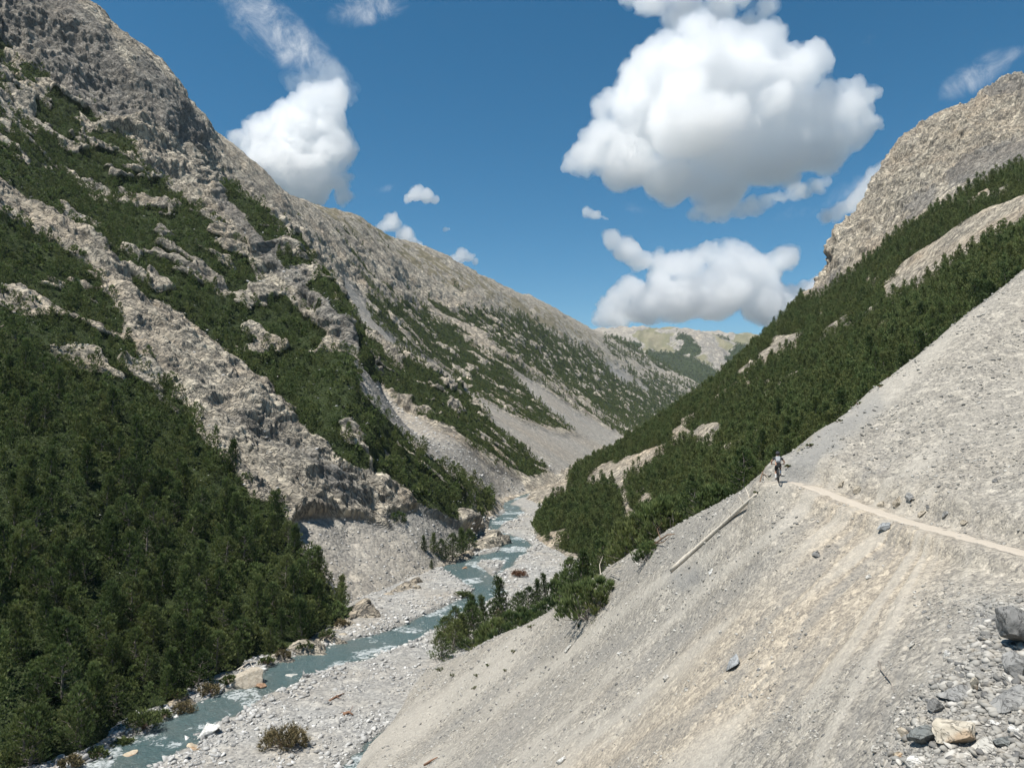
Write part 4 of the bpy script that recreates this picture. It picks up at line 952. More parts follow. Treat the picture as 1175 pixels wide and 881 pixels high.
s = NT('dry_leaves'); t_ = s.attr('tint'); M['dry'] = s.done(s.mix(s.ramp(t_, .1, .9), (.07, .065, .03), (.24, .19, .10)), .8)
s = NT('fresh_leaves'); t_ = s.attr('tint'); M['fresh'] = s.done(s.mix(s.ramp(t_, .1, .9), (.035, .055, .018), (.15, .18, .06)), .8)
s = NT('red_leaves'); t_ = s.attr('tint'); M['redleaf'] = s.done(s.mix(s.ramp(t_, .1, .9), (.09, .05, .03), (.27, .15, .09)), .8)

def on_ground(x, y): return float(ground(np.array([x]), np.array([y]))[0])
a, b = hit(770, 657), hit(868, 570)
pts = []; rad = []; rgl = np.random.default_rng(4)
mid_n = slope_frame((a + b) / 2)
for i in range(15):
    t = i / 14; q = hit(770 + 98 * t, 657 - 87 * t); z = q.z
    pts.append(np.array((q.x, q.y, z + .16))); rad.append((.165 - .07 * t) * (1 + .1 * rgl.normal()))
pts = np.array(pts)
for _ in range(8): pts[1:-1] = pts[1:-1] * .5 + (pts[:-2] + pts[2:]) * .25
root = pts[7].copy(); e = empty('fallen_log', root)
tag(e, 'long bleached bare tree trunk lying down the edge of the scree below the cyclist', 'log')
lg = tubes_mesh('log_trunk', [(pts - root, np.array(rad))], 9); link('trunk', lg, M['dead'], e)
for i, (t, L) in enumerate([(3, .5), (6, .7), (10, .6), (12, .8), (13, .9)]):
    p0 = pts[t] - root; d = np.array((rgl.normal() * .5, rgl.normal() * .5, .8)); link('branch_stub', tubes_mesh('branch_stub', [([p0, p0 + d * L * .5, p0 + d * L + np.array((0, .1, 0))], [.05, .035, .012])], 5), M['dead'], e)
def sticks(px, py, rel, label, mat, cat='branch', name='dead_branch', lift=.04):
    """REL: lists of picture offsets laid on the ground"""
    p = hit(px, py); L = []
    for ln, r0 in rel:
        P = []
        for dx, dy, up in ln:
            q = hit(px + dx, py + dy); P.append(np.array((q.x - p.x, q.y - p.y, q.z - p.z + up + lift)))
        L.append((P, np.linspace(r0, r0 * .35, len(P))))
    o = link(name, tubes_mesh(name, L, 6), mat); o.location = p; return tag(o, label, cat)
sticks(1018, 782, [([(-10, -22, 0), (-8, -12, .05), (-2, -2, .12), (4, 5, .1), (8, 14, 0)], .035), ([(-2, -2, .1), (-12, 6, .05), (-16, 10, 0)], .015)], 'thin curved grey branch lying on the scree above the rubble', M['greywood'])
sticks(752, 628, [([(-14, 8, .1), (0, 0, .3), (14, -9, .35), (22, -12, .2)], .09), ([(0, 0, .3), (9, 2, .5), (19, -4, .7)], .05), ([(6, -5, .3), (2, -10, .8), (8, -14, 1.0)], .04)], 'dead grey pine limb beside the low shrub at the upper end of the log', M['brown'])
sticks(872, 553, [([(0, 0, 0), (3, -6, .25), (7, -10, .45)], .04), ([(3, -5, .2), (9, -2, .25)], .03)], 'short forked stick standing on the crest left of the cyclist', M['brown'])
sticks(690, 672, [([(-12, 18, .1), (0, 0, .5), (10, -10, .7), (24, -16, .5)], .07), ([(0, 0, .5), (-2, -10, 1.2), (2, -16, 1.6)], .045), ([(8, -8, .6), (20, -4, .5), (30, -12, .4)], .04), ([(4, 6, .3), (16, 6, .4), (26, 0, .3)], .04)], 'tangled bare grey branches above the lone shrub on the scree edge', M['dead'])
sticks(386, 800, [([(-8, 4, 0), (0, 0, .15), (9, -4, .1)], .16), ([(0, 0, .1), (5, 3, .2)], .08)], 'reddish brown piece of driftwood on the pale gravel', M['rust'], 'driftwood', 'driftwood')
sticks(400, 819, [([(-6, 1, 0), (0, 0, .25), (5, 2, .1)], .26), ([(0, 0, .2), (-9, -1, .1)], .07), ([(1, 0, .25), (5, -5, .5)], .06)], 'rust red stump of driftwood on the gravel nearer the scree', M['rust'], 'driftwood', 'driftwood')
sticks(286, 776, [([(-14, 2, 1.2), (0, -4, 1.7), (8, 4, 1.1), (13, 14, .2)], .10), ([(2, -3, 1.7), (12, -6, 1.6), (17, 2, .9)], .07), ([(-8, 0, 1.4), (-16, 8, .7), (-22, 14, .1)], .08)], 'bleached roots draped over the tan rock mound by the stream', M['dead'], 'roots', 'driftwood')
sticks(495, 875, [([(-8, 3, 0), (0, 0, .2), (7, -5, .1)], .13)], 'short rusty log at the very bottom of the scree', M['rust'], 'log', 'driftwood')

def bush(px, py, wpx, hr, label, mat, seed, cat='shrub', name='shrub', nb=34, wood='brown', blade=.09):
    p = hit(px, py); w = wpx * p.y / FPX / 2; rg = np.random.default_rng(seed); V = []; T = []; L = []
    for b in range(nb):
        az = b * 2.4 + rg.normal() * .4; r = w * math.sqrt(rg.random()) * .95; z = w * hr * 1.6 * math.sqrt(max(.05, 1 - (r / w) ** 2)) * rg.uniform(.55, 1.05)
        c = np.array((r * math.cos(az), r * math.sin(az) * .8, z)); L.append(([(0, 0, -.1), c * (.5, .5, .6), c], [.03, .02, .006]))
        for k in range(10):
            q = c + rg.normal(size=3) * w * .11; v, t_ = tuft(rg, q, np.array((math.cos(az) * .5, math.sin(az) * .5, .8)), w * .2, blade, 5, .7, .45 + rg.normal() * .2); V += v; T += t_
    e = empty(name, p + Vector((0, 0, .02))); tag(e, label, cat)
    link('stems', tubes_mesh('shrub_stems', L, 4), M[wood], e)
    link('foliage', mesh_from('shrub_foliage', np.array(V), np.arange(len(V)).reshape(-1, 3), dict(tint=np.array(T)), smooth=False), M[mat], e)
bush(327, 856, 54, .36, 'dry olive brown shrub alone on the open gravel near the bottom', 'dry', 71, nb=60)
bush(211, 819, 26, .6, 'small green brown shrub on the far bank of the stream', 'dry', 72)
bush(163, 836, 44, .5, 'spreading green shrub on the grassy bank at bottom left', 'fresh', 73, nb=50)
bush(203, 801, 22, .5, 'little yellow green shrub at the edge of the left wood', 'fresh', 74)
bush(140, 856, 26, .35, 'low grassy tuft between the wood and the stream', 'fresh', 75)
bush(596, 661, 18, .4, 'reddish brown shrub on the gravel beyond the clump of pines', 'redleaf', 76, blade=.12)
bush(531, 684, 20, .22, 'low olive plant on the gravel bar left of the pines', 'fresh', 77, blade=.12)
bush(515, 733, 16, .8, 'rust red dead pine bush at the left end of the clump', 'redleaf', 78, blade=.12)
bush(574, 708, 14, .8, 'orange brown dead bush in the middle of the clump', 'redleaf', 79, blade=.12)
bush(745, 632, 24, .5, 'straggly grey green shrub beside the dead limb on the scree', 'fresh', 80)
bush(700, 641, 10, .6, 'tiny round green plant on the bare scree edge', 'fresh', 81)
for i, (px, py, w) in enumerate([(868, 566, 7), (905, 536, 8), (930, 512, 9), (962, 484, 9), (985, 464, 10), (1010, 444, 9), (640, 702, 9), (610, 720, 10), (560, 764, 8), (548, 776, 9), (520, 776, 9), (505, 770, 12), (590, 748, 8), (580, 770, 7), (545, 790, 8), (1020, 433, 8), (1045, 412, 9)]):
    bush(px, py, w, .3, 'small grass tuft on the edge of the near scree', 'fresh', 90 + i, 'grass tuft', 'grass_tuft', 10, blade=.05)
for i, (px, py, w) in enumerate([(80, 880, 26), (112, 868, 22), (185, 824, 20), (240, 796, 24), (262, 784, 20), (306, 762, 18), (325, 754, 18), (350, 744, 18), (375, 731, 18), (392, 718, 16)]):
    bush(px, py, w, .5, 'low green shrub at the stream side edge of the left wood', 'fresh' if i % 3 else 'dry', 140 + i, nb=30, blade=.12)
for o in bpy.data.objects:
    if o.get('label') == 'low green shrub at the stream side edge of the left wood': o['group'] = 'low shrubs along the edge of the left wood'
    if o.name.startswith('grass_tuft'): o['group'] = 'grass tufts along the scree edge'
# ------------------------------------------------------------------ cyclist riding away along the trail
def plain(name, col, rough=.6, metal=0.0):
    s = NT(name); n = s.noise(s.obj(), 9, 4); c = s.mix(n, tuple(x * .82 for x in col), tuple(min(1, x * 1.15) for x in col)); m = s.done(c, rough, spec=.4); s.b.inputs['Metallic'].default_value = metal; return m
for k, v in dict(skin=(.46, .27, .19), black=(.018, .018, .02), charcoal=(.035, .037, .042), pack=(.30, .31, .32), sock=(.70, .70, .68), rubber=(.02, .02, .02), alloy=(.30, .31, .32), hairc=(.06, .04, .025), frame=(.05, .055, .065)).items():
    M['c_' + k] = plain('cyclist_' + k, v, .5 if k in ('alloy', 'frame') else .8, .8 if k == 'alloy' else 0)
def skin_mesh(name, verts, edges, radii, root=0, sub=2):
    me = bpy.data.meshes.new(name); me.from_pydata(verts, edges, []); ob = bpy.data.objects.new(name, me); COL.objects.link(ob)
    md = ob.modifiers.new('skin', 'SKIN'); lay = me.skin_vertices[0].data
    for i, r in enumerate(radii):
        lay[i].radius = (r, r) if not isinstance(r, tuple) else r; lay[i].use_root = i == root
    md.use_smooth_shade = True; ss = ob.modifiers.new('sub', 'SUBSURF'); ss.levels = sub; ss.render_levels = sub
    ev = ob.evaluated_get(bpy.context.evaluated_depsgraph_get()); out = bpy.data.meshes.new_from_object(ev); bpy.data.objects.remove(ob); bpy.data.meshes.remove(me); out.name = name
    return out
def chain(*chains):
    """named joints joined along chains -> verts, edges, radii"""
    idx = {}; V = []; E = []; Rr = []
    for ch in chains:
        prev = None
        for key, co, r in ch:
            if key not in idx: idx[key] = len(V); V.append(co); Rr.append(r)
            if prev is not None and prev != idx[key]: E.append((prev, idx[key]))
            prev = idx[key]
    return V, E, Rr
J = dict(pelvis=(0, -.24, 1.04), waist=(0, -.13, 1.20), chest=(0, .02, 1.40), neck=(0, .10, 1.53), skull0=(0, .14, 1.60), skull1=(0, .16, 1.70), nose=(0, .275, 1.655))
spine = [('pelvis', J['pelvis'], (.155, .115)), ('waist', J['waist'], (.135, .10)), ('chest', J['chest'], (.165, .115)), ('neck', J['neck'], .058), ('skull0', J['skull0'], .078), ('skull1', J['skull1'], .098)]
arms = []; legs = []
for s_ in (-1, 1):
    arms.append([('chest', J['chest'], 0), (f'sh{s_}', (.19 * s_, .05, 1.44), .066), (f'el{s_}', (.37 * s_, .17, 1.22), .046), (f'wr{s_}', (.355 * s_, .385, 1.085), .031), (f'pm{s_}', (.35 * s_, .445, 1.075), (.042, .024))])
    for k in range(4):
        x = (.315 + .023 * k) * s_; L = (.95, 1.05, 1.0, .82)[k]
        arms.append([(f'pm{s_}', (.35 * s_, .445, 1.075), 0), (f'f{k}a{s_}', (x, .475, 1.080), .0095), (f'f{k}b{s_}', (x, .475 + .035 * L, 1.065), .0088), (f'f{k}c{s_}', (x, .475 + .030 * L, 1.035), .0078), (f'f{k}d{s_}', (x, .482, 1.022), .0068)])
    arms.append([(f'pm{s_}', (.35 * s_, .445, 1.075), 0), (f'ta{s_}', (.305 * s_, .445, 1.058), .011), (f'tb{s_}', (.292 * s_, .468, 1.035), .009), (f'tc{s_}', (.298 * s_, .488, 1.022), .0075)])
    up = s_ > 0
    kn = (.135 * s_, .16, .86) if up else (.135 * s_, .10, .66); an = (.125 * s_, -.06, .50) if up else (.125 * s_, -.05, .235)
    legs.append([('pelvis', J['pelvis'], 0), (f'hp{s_}', (.095 * s_, -.20, .99), .098), (f'kn{s_}', kn, .06), (f'cf{s_}', (kn[0], kn[1] - .09, kn[2] - .13), .058), (f'an{s_}', an, .036), (f'hl{s_}', (an[0], an[1] + .02, an[2] - .06), .036), (f'to{s_}', (an[0] + .01 * s_, an[1] + .18, an[2] - .085), .03)])
V_, E_, R_ = chain(spine, [('skull1', J['skull1'], 0), ('brow', (0, .235, 1.69), .055)], [('skull0', J['skull0'], 0), ('jaw', (0, .235, 1.605), .04), ], [('jaw', (0, .235, 1.605), 0), ('nose', J['nose'], .016)], *arms, *legs)
heading = math.atan2(*(TRAIL_P[-2] - TRAIL_P[-9])[:2])
cp = hit(893, 553.5)
z0 = on_ground(cp.x, cp.y)
RZ = -.30
root_loc = Vector((cp.x, cp.y, z0 + .02))
per = empty('person', root_loc, RZ); tag(per, 'cyclist in dark clothes and helmet with white socks riding away along the trail', 'person')
link('body', skin_mesh('body', V_, E_, R_), M['c_skin'], per)
def garment(nm, mat, *chs, parent=per):
    v, e, r = chain(*chs); return link(nm, skin_mesh(nm, v, e, r), M[mat], parent)
grow = lambda ch, g: [(k, c, (tuple(x + g for x in r) if isinstance(r, tuple) else (r + g if r else 0))) for k, c, r in ch]
sl = []
for s_ in (-1, 1):
    sl.append([('chest', J['chest'], 0), (f'sh{s_}', (.19 * s_, .05, 1.44), .080), (f'm{s_}', (.285 * s_, .112, 1.325), .070)])
garment('shirt', 'c_charcoal', grow([('waist', (0, -.19, 1.12), (.15, .115)), ('w2', J['waist'], (.14, .108)), ('chest', J['chest'], (.17, .12)), ('neck', (0, .075, 1.50), .066)], .014), *sl)
sh = []
for s_ in (-1, 1):
    l = legs[0 if s_ < 0 else 1]; kn = Vector(l[2][1]); hp = Vector(l[1][1]); sh.append([('pelvis', J['pelvis'], 0), (f'hp{s_}', tuple(hp), .118), (f'th{s_}', tuple(hp.lerp(kn, .55)), .098), (f'kn{s_}', tuple(hp.lerp(kn, .88)), .084)])
garment('shorts', 'c_black', [('pelvis', J['pelvis'], (.175, .135)), ('w', (0, -.17, 1.14), (.15, .115))], *sh)
for s_ in (-1, 1):
    l = legs[0 if s_ < 0 else 1]; cf, an, hl, to = (Vector(l[i][1]) for i in (3, 4, 5, 6))
    garment('sock', 'c_sock', [('a', tuple(cf), .064), ('b', tuple(cf.lerp(an, .6)), .05), ('c', tuple(an), .044)])
    garment('shoe', 'c_black', [('a', tuple(an.lerp(hl, .3)), .046), ('b', tuple(hl), .048), ('c', tuple(hl.lerp(to, .6)), .045), ('d', tuple(to), .036)])
for s_ in (-1, 1):
    v = I2[0] * .013 + np.array((.036 * s_, .262, 1.682)); link('eye', mesh_from('eye', v, I2[1]), M['c_black'], per)
    v = I2[0] * np.array((.014, .026, .036)) + np.array((.098 * s_, .15, 1.665)); link('ear', mesh_from('ear', v, I2[1]), M['c_skin'], per)
v = I4[0].copy(); v = v[:, :] * np.array((.107, .128, .115)); v[:, 1] -= .02 * (v[:, 2] < 0); link('hair', mesh_from('hair', v * .97 + np.array((0, .135, 1.69)), I4[1]), M['c_hairc'], per)
# helmet: a vented shell with a peak, worn on the head
hv = I4[0].copy(); rib = np.cos(np.arctan2(hv[:, 0], hv[:, 2]) * 7) * .045 * (hv[:, 2] > .25); hv = hv * (1 + rib)[:, None] * np.array((.128, .165, .135)); hv[:, 2] = np.maximum(hv[:, 2], -.012 - .035 * (hv[:, 1] < -.05)); hv += np.array((0, .15, 1.715))
hel = link('helmet', mesh_from('helmet', hv, I4[1]), M['c_charcoal'], per)
pk = I2[0] * np.array((.085, .07, .009)) + np.array((0, .31, 1.735)); link('peak', mesh_from('peak', pk, I2[1]), M['c_black'], hel)
# backpack
import bmesh
def rbox(name, dims, bev, seg=3):
    bm = bmesh.new(); bmesh.ops.create_cube(bm, size=1); bmesh.ops.scale(bm, vec=dims, verts=bm.verts); bmesh.ops.bevel(bm, geom=bm.edges[:], offset=bev, segments=seg, affect='EDGES', profile=.6)
    me = bpy.data.meshes.new(name); bm.to_mesh(me); bm.free(); me.polygons.foreach_set('use_smooth', np.ones(len(me.polygons), bool)); return me
bp = empty('backpack', root_loc + Matrix.Rotation(RZ, 3, 'Z') @ Vector((0, -.165, 1.37)), RZ); bp.rotation_euler = (-.56, 0, RZ); tag(bp, 'light grey backpack worn by the cyclist on the trail', 'backpack')
link('bag', rbox('bag', (.27, .13, .40), .05), M['c_pack'], bp)
pkt = link('pocket', rbox('pocket', (.20, .05, .17), .022), M['c_pack'], bp); pkt.location = (0, -.075, -.07)
for s_ in (-1, 1): link('strap', tubes_mesh('strap', [([(.09 * s_, .03, .17), (.11 * s_, .12, .22), (.125 * s_, .24, .12), (.12 * s_, .24, -.05), (.10 * s_, .08, -.17)], [.018] * 5)], 6), M['c_charcoal'], bp)

# bicycle
bi = empty('bicycle', root_loc, RZ); tag(bi, 'dark mountain bike ridden by the cyclist on the trail', 'bicycle')
RA, FA, BB, SD, HT = np.array((0, -.45, .36)), np.array((0, .70, .36)), np.array((0, -.02, .33)), np.array((0, -.22, .82)), np.array((0, .47, .86))
link('frame', tubes_mesh('frame', [([BB, SD], [.019, .019]), ([BB, HT - (0, -.02, .1)], [.024, .024]), ([SD, HT], [.018, .018]), ([BB + (.03, 0, 0), RA + (.06, 0, 0)], [.011, .009]), ([BB - (.03, 0, 0), RA - (.06, 0, 0)], [.011, .009]), ([SD + (.02, 0, 0), RA + (.06, 0, 0)], [.009, .008]), ([SD - (.02, 0, 0), RA - (.06, 0, 0)], [.009, .008]), ([HT - (0, -.03, .12), HT + (0, -.02, .06)], [.022, .022])], 10), M['c_frame'], bi)
link('fork', tubes_mesh('fork', [([HT - (0, -.03, .1), HT + np.array((.055, .05, -.13)), FA + (.055, 0, 0)], [.018, .018, .013]), ([HT - (0, -.03, .1), HT + np.array((-.055, .05, -.13)), FA - (.055, 0, 0)], [.018, .018, .013])], 8), M['c_frame'], bi)
link('handlebar', tubes_mesh('handlebar', [([HT + (0, -.02, .06), HT + (0, .03, .14)], [.018, .018]), ([(-.39, .46, 1.055), (-.2, .485, 1.05), (0, .50, 1.0), (.2, .485, 1.05), (.39, .46, 1.055)], [.015] * 5)], 8), M['c_black'], bi)
link('seat_post', tubes_mesh('seat_post', [([SD, (0, -.255, .93)], [.015, .015])], 8), M['c_alloy'], bi)
sv = rbox('saddle', (.15, .27, .05), .022); so_ = link('saddle', sv, M['c_black'], bi); so_.location = (0, -.24, .95)
link('crank', tubes_mesh('crank', [([(-.10, -.02, .33), (.10, -.02, .33)], [.02, .02]), ([(.085, -.02, .33), (.085, -.02 + .02, .50 - .06)], [.013, .011]), ([(-.085, -.02, .33), (-.085, -.02 + .0, .17)], [.013, .011])], 8), M['c_alloy'], bi)
link('pedal', rbox('pedal', (.10, .09, .02), .006), M['c_black'], bi).location = (.13, .0, .42)
link('pedal', rbox('pedal', (.10, .09, .02), .006), M['c_black'], bi).location = (-.13, .0, .155)
def torus(name, R0, r0, nu=48, nv=10, knob=0):
    V = []; Q = []
    for i in range(nu):
        a = 2 * math.pi * i / nu; k = r0 * (1 + (knob if i % 2 else 0))
        for j in range(nv):
            b = 2 * math.pi * j / nv; rr = R0 + k * math.cos(b); V.append((k * math.sin(b), rr * math.cos(a), rr * math.sin(a)))
    for i in range(nu):
        for j in range(nv): Q.append((i * nv + j, i * nv + (j + 1) % nv, (i + 1) % nu * nv + (j + 1) % nv, (i + 1) % nu * nv + j))
    return mesh_from(name, np.array(V), np.array(Q))
spk = [([(0, 0, 0), (0, .31 * math.cos(t_), .31 * math.sin(t_))], [.0025, .0025]) for t_ in np.linspace(0, 2 * math.pi, 24, endpoint=False)] + [([(-.04, 0, 0), (.04, 0, 0)], [.02, .02])]
for ax in (RA, FA):
    wl = empty('wheel', ax); wl.parent = bi
    link('tyre', torus('tyre', .335, .029, 64, 10, .12), M['c_rubber'], wl); link('rim', torus('rim', .308, .011), M['c_black'], wl); link('spokes', tubes_mesh('spokes', spk, 4), M['c_alloy'], wl)
# ------------------------------------------------------------------ cumulus clouds: closed billowing bodies of white vapour
def ico(sub):
    import bmesh
    bm = bmesh.new(); bmesh.ops.create_icosphere(bm, subdivisions=sub, radius=1); bm.verts.ensure_lookup_table()
    v = np.array([q.co[:] for q in bm.verts]); f = np.array([[q.index for q in p.verts] for p in bm.faces]); bm.free(); return v, f
def remeshed(V, F, vox, name):
    me = mesh_from(name, V, F); ob = bpy.data.objects.new(name, me); COL.objects.link(ob)
    md = ob.modifiers.new('remesh', 'REMESH'); md.mode = 'VOXEL'; md.voxel_size = vox; md.use_smooth_shade = True
    dg = bpy.context.evaluated_depsgraph_get(); ev = ob.evaluated_get(dg); out = bpy.data.meshes.new_from_object(ev)
    bpy.data.objects.remove(ob); bpy.data.meshes.remove(me); out.name = name; return out
def mesh_np(me):
    co = np.empty(len(me.vertices) * 3, np.float32); me.vertices.foreach_get('co', co)
    no = np.empty(len(me.vertices) * 3, np.float32); me.vertices.foreach_get('normal', no)
    return co.reshape(-1, 3).astype(float), no.reshape(-1, 3).astype(float)
def tris(me):
    me.calc_loop_triangles(); f = np.empty(len(me.loop_triangles) * 3, np.int32); me.loop_triangles.foreach_get('vertices', f); return f.reshape(-1, 3)
def keep_largest(me):
    """drop the crumbs that came loose from the main body"""
    n = len(me.vertices); e = np.empty(len(me.edges) * 2, np.int32); me.edges.foreach_get('vertices', e); e = e.reshape(-1, 2)
    lab = np.arange(n)
    while True:
        m = np.minimum(lab[e[:, 0]], lab[e[:, 1]]); new = lab.copy(); np.minimum.at(new, e[:, 0], m); np.minimum.at(new, e[:, 1], m); new = new[new]
        if (new == lab).all(): break
        lab = new
    big = np.bincount(lab).argmax()
    if (lab != big).any():
        import bmesh
        bm = bmesh.new(); bm.from_mesh(me); bm.verts.ensure_lookup_table(); bmesh.ops.delete(bm, geom=[bm.verts[i] for i in np.where(lab != big)[0]], context='VERTS'); bm.to_mesh(me); bm.free()
    me.polygons.foreach_set('use_smooth', np.ones(len(me.polygons), bool))
IV, IF = ico(2)
def vapour(name, dens):
    m = bpy.data.materials.new(name); m.use_nodes = True; t = m.node_tree; t.nodes.clear()
    o = t.nodes.new('ShaderNodeOutputMaterial'); v = t.nodes.new('ShaderNodeVolumePrincipled')
    v.inputs['Color'].default_value = (1, 1, 1, 1); v.inputs['Density'].default_value = dens; v.inputs['Anisotropy'].default_value = .68
    t.links.new(v.outputs[0], o.inputs['Volume']); return m
def cloud(label, dist, blobs, seed, mfp=11.0, rough=1.0, vox_px=1.6, per=22, base=None, halo=1.0):
    """BLOBS: (px, py, r_px) puffs read off the photograph; each becomes a cluster of smaller puffs, deep as it is wide"""
    rg = np.random.default_rng(seed); V = []; F = []; n = 0; k = dist / FPX
    for px, py, r in blobs:
        u, v = ray(px, py); c = np.array((float(u) * dist, dist, float(v) * dist)) + np.array((0, rg.normal() * r * k * .3, 0))
        subs = [(c, r * .74)]
        for _ in range(per):
            q = rg.normal(size=3); q /= np.linalg.norm(q); q[2] = q[2] if q[2] > -.3 else -.3
            r1 = r * rg.uniform(.12, .38); c1 = c + q * r * k * rg.uniform(.55, .80); subs.append((c1, r1))
            for _ in range(5):
                q2 = rg.normal(size=3); q2 /= np.linalg.norm(q2); subs.append((c1 + q2 * r1 * k * .8, r1 * rg.uniform(.25, .5)))
        for cc, rr in subs:
            if rr < 1.6: continue
            V.append(IV * (rr * k) * np.array((1, 1.0, .92)) + cc); F.append(IF + n); n += len(IV)
    V = np.concatenate(V); F = np.concatenate(F)
    if base is not None:
        zb_ = float(ray(600, base)[1]) * dist; lo_ = V[:, 2] < zb_; V[lo_, 2] = zb_ + (V[lo_, 2] - zb_) * .3
    me = remeshed(V, F, vox_px * k, 'cumulus_cloud'); co, no = mesh_np(me)
    s_ = 1 / k; X, Y, Z = co[:, 0] * s_, co[:, 1] * s_, co[:, 2] * s_
    a = (fbm(X / 40 + seed, Y / 40, Z / 40, 2, .5) * 8 + (fbm(X / 13, Y / 13, Z / 13, 4, .55, True) - .7) * 3.6) * k * rough
    co = co + no * a[:, None]
    w = np.stack([pnoise(X / 22 + i * 31, Y / 22, Z / 22) for i in range(3)], -1) * 5 * k * rough; co = co + w
    me = remeshed(co, tris(me), vox_px * .8 * k, 'cumulus_cloud'); keep_largest(me)
    co, no = mesh_np(me); X, Y, Z = co[:, 0] * s_, co[:, 1] * s_, co[:, 2] * s_
    co = co + no * ((fbm(X / 7 + 9, Y / 7, Z / 7, 3, .6, True) - .8) * 1.5 * k * rough)[:, None]; me.vertices.foreach_set('co', co.astype(np.float32).ravel()); me.update()
    o = link('cumulus_cloud', me, vapour('cloud_vapour', 1 / (k * mfp)))
    co, no = mesh_np(me); X, Y, Z = co[:, 0] * s_, co[:, 1] * s_, co[:, 2] * s_
    a = np.maximum(.4, 1.0 + 3.8 * fbm(X / 18 + 50, Y / 18, Z / 18, 4, .6)) * k * rough * halo
    vm = remeshed(co + no * a[:, None], tris(me), vox_px * 1.1 * k, 'veil'); keep_largest(vm)
    link('veil', vm, vapour('cloud_veil', 1 / (k * max(mfp * 3, 26))), o)
    return tag(o, label, 'cloud', 'white cumulus clouds over the valley')

cloud('largest white cumulus cloud with towering bright tops and a grey base', 5200, [
    (755, 95, 52), (800, 80, 55), (850, 85, 56), (900, 98, 44), (925, 130, 42), (978, 124, 30), (985, 152, 28), (945, 168, 42), (735, 140, 46), (695, 155, 32), (672, 184, 22), (720, 188, 42),
    (780, 160, 58), (840, 165, 60), (890, 178, 48), (770, 208, 34), (830, 214, 36), (728, 82, 22), (905, 82, 26), (703, 118, 20), (838, 55, 20), (764, 58, 22), (790, 48, 12), (930, 88, 12), (1000, 110, 10), (876, 130, 46), (655, 188, 8), (700, 75, 7)], 1, base=236, mfp=15)
cloud('small white puff just under the left end of the largest cloud', 5000, [(685, 248, 11), (676, 244, 7), (694, 252, 7), (703, 245, 5)], 2, mfp=9, per=10, vox_px=1.0, rough=.5)
cloud('thin ragged white fringe hanging below the right half of the largest cloud', 5000, [(800, 243, 12), (815, 246, 12), (830, 243, 16), (848, 240, 13), (862, 236, 14), (878, 231, 13), (894, 227, 12), (910, 222, 13), (925, 218, 11), (938, 213, 11), (950, 207, 8)], 3, mfp=20, per=14, vox_px=1.0, rough=.6)
cloud('grey white cloud cut by the top edge above the largest cloud', 6200, [(745, 5, 26), (785, 15, 30), (825, 20, 30), (860, 28, 26), (840, -10, 34), (780, -20, 34), (730, -15, 24), (885, 40, 14), (880, 10, 14)], 4, mfp=18)
cloud('broad low white cloud standing above the head of the valley', 7500, [
    (700, 362, 24), (735, 348, 34), (780, 340, 40), (830, 335, 42), (870, 318, 30), (895, 298, 14), (850, 300, 26), (905, 345, 26), (928, 344, 26), (950, 340, 22), (970, 338, 14), (880, 350, 32), (740, 300, 16), (760, 302, 18), (720, 285, 11), (705, 275, 8), (785, 312, 22), (815, 295, 18), (835, 287, 12), (690, 352, 12), (760, 322, 20)], 5, base=385, mfp=11)
cloud('white cumulus cloud rising behind the left ridge', 5600, [(300, 160, 28), (335, 150, 36), (370, 150, 34), (385, 180, 28), (345, 185, 40), (300, 185, 26), (270, 158, 14), (360, 120, 26), (385, 112, 16), (340, 125, 16), (355, 215, 30), (390, 208, 18), (395, 225, 14), (320, 205, 20)], 6)
cloud('thin pale veil of cloud above the cloud behind the left ridge', 5900, [(360, 105, 20), (385, 100, 18), (345, 95, 12), (400, 115, 10), (375, 82, 9)], 7, mfp=60, rough=1.4)
cloud('small flat white cloud in the clear sky left of the middle', 5200, [(478, 224, 9), (490, 226, 9), (468, 228, 6), (500, 230, 5), (440, 216, 4), (448, 218, 4)], 8, mfp=8, per=10, vox_px=.9, rough=.45)
cloud('white cloud peeping over the grassy left ridge', 5600, [(450, 258, 14), (440, 262, 10), (462, 270, 13), (475, 282, 10), (446, 250, 8)], 9, mfp=9, per=12, vox_px=1.0, rough=.5)
cloud('little white cloud sitting on the skyline of the left ridge', 5600, [(530, 295, 8), (538, 297, 7), (522, 298, 6), (545, 302, 6)], 10, mfp=8, per=10, vox_px=.9, rough=.4)
cloud('tiny white wisp of cloud left of the middle', 5200, [(511, 264, 4), (515, 263, 3)], 11, mfp=9, per=6, vox_px=.8, rough=.3)
cloud('pale ragged cloud touching the right peak skyline', 5600, [(1018, 200, 14), (1008, 210, 16), (998, 219, 18), (985, 229, 18), (972, 238, 15), (960, 245, 13), (948, 250, 11)], 12, mfp=13, per=14, rough=.8)

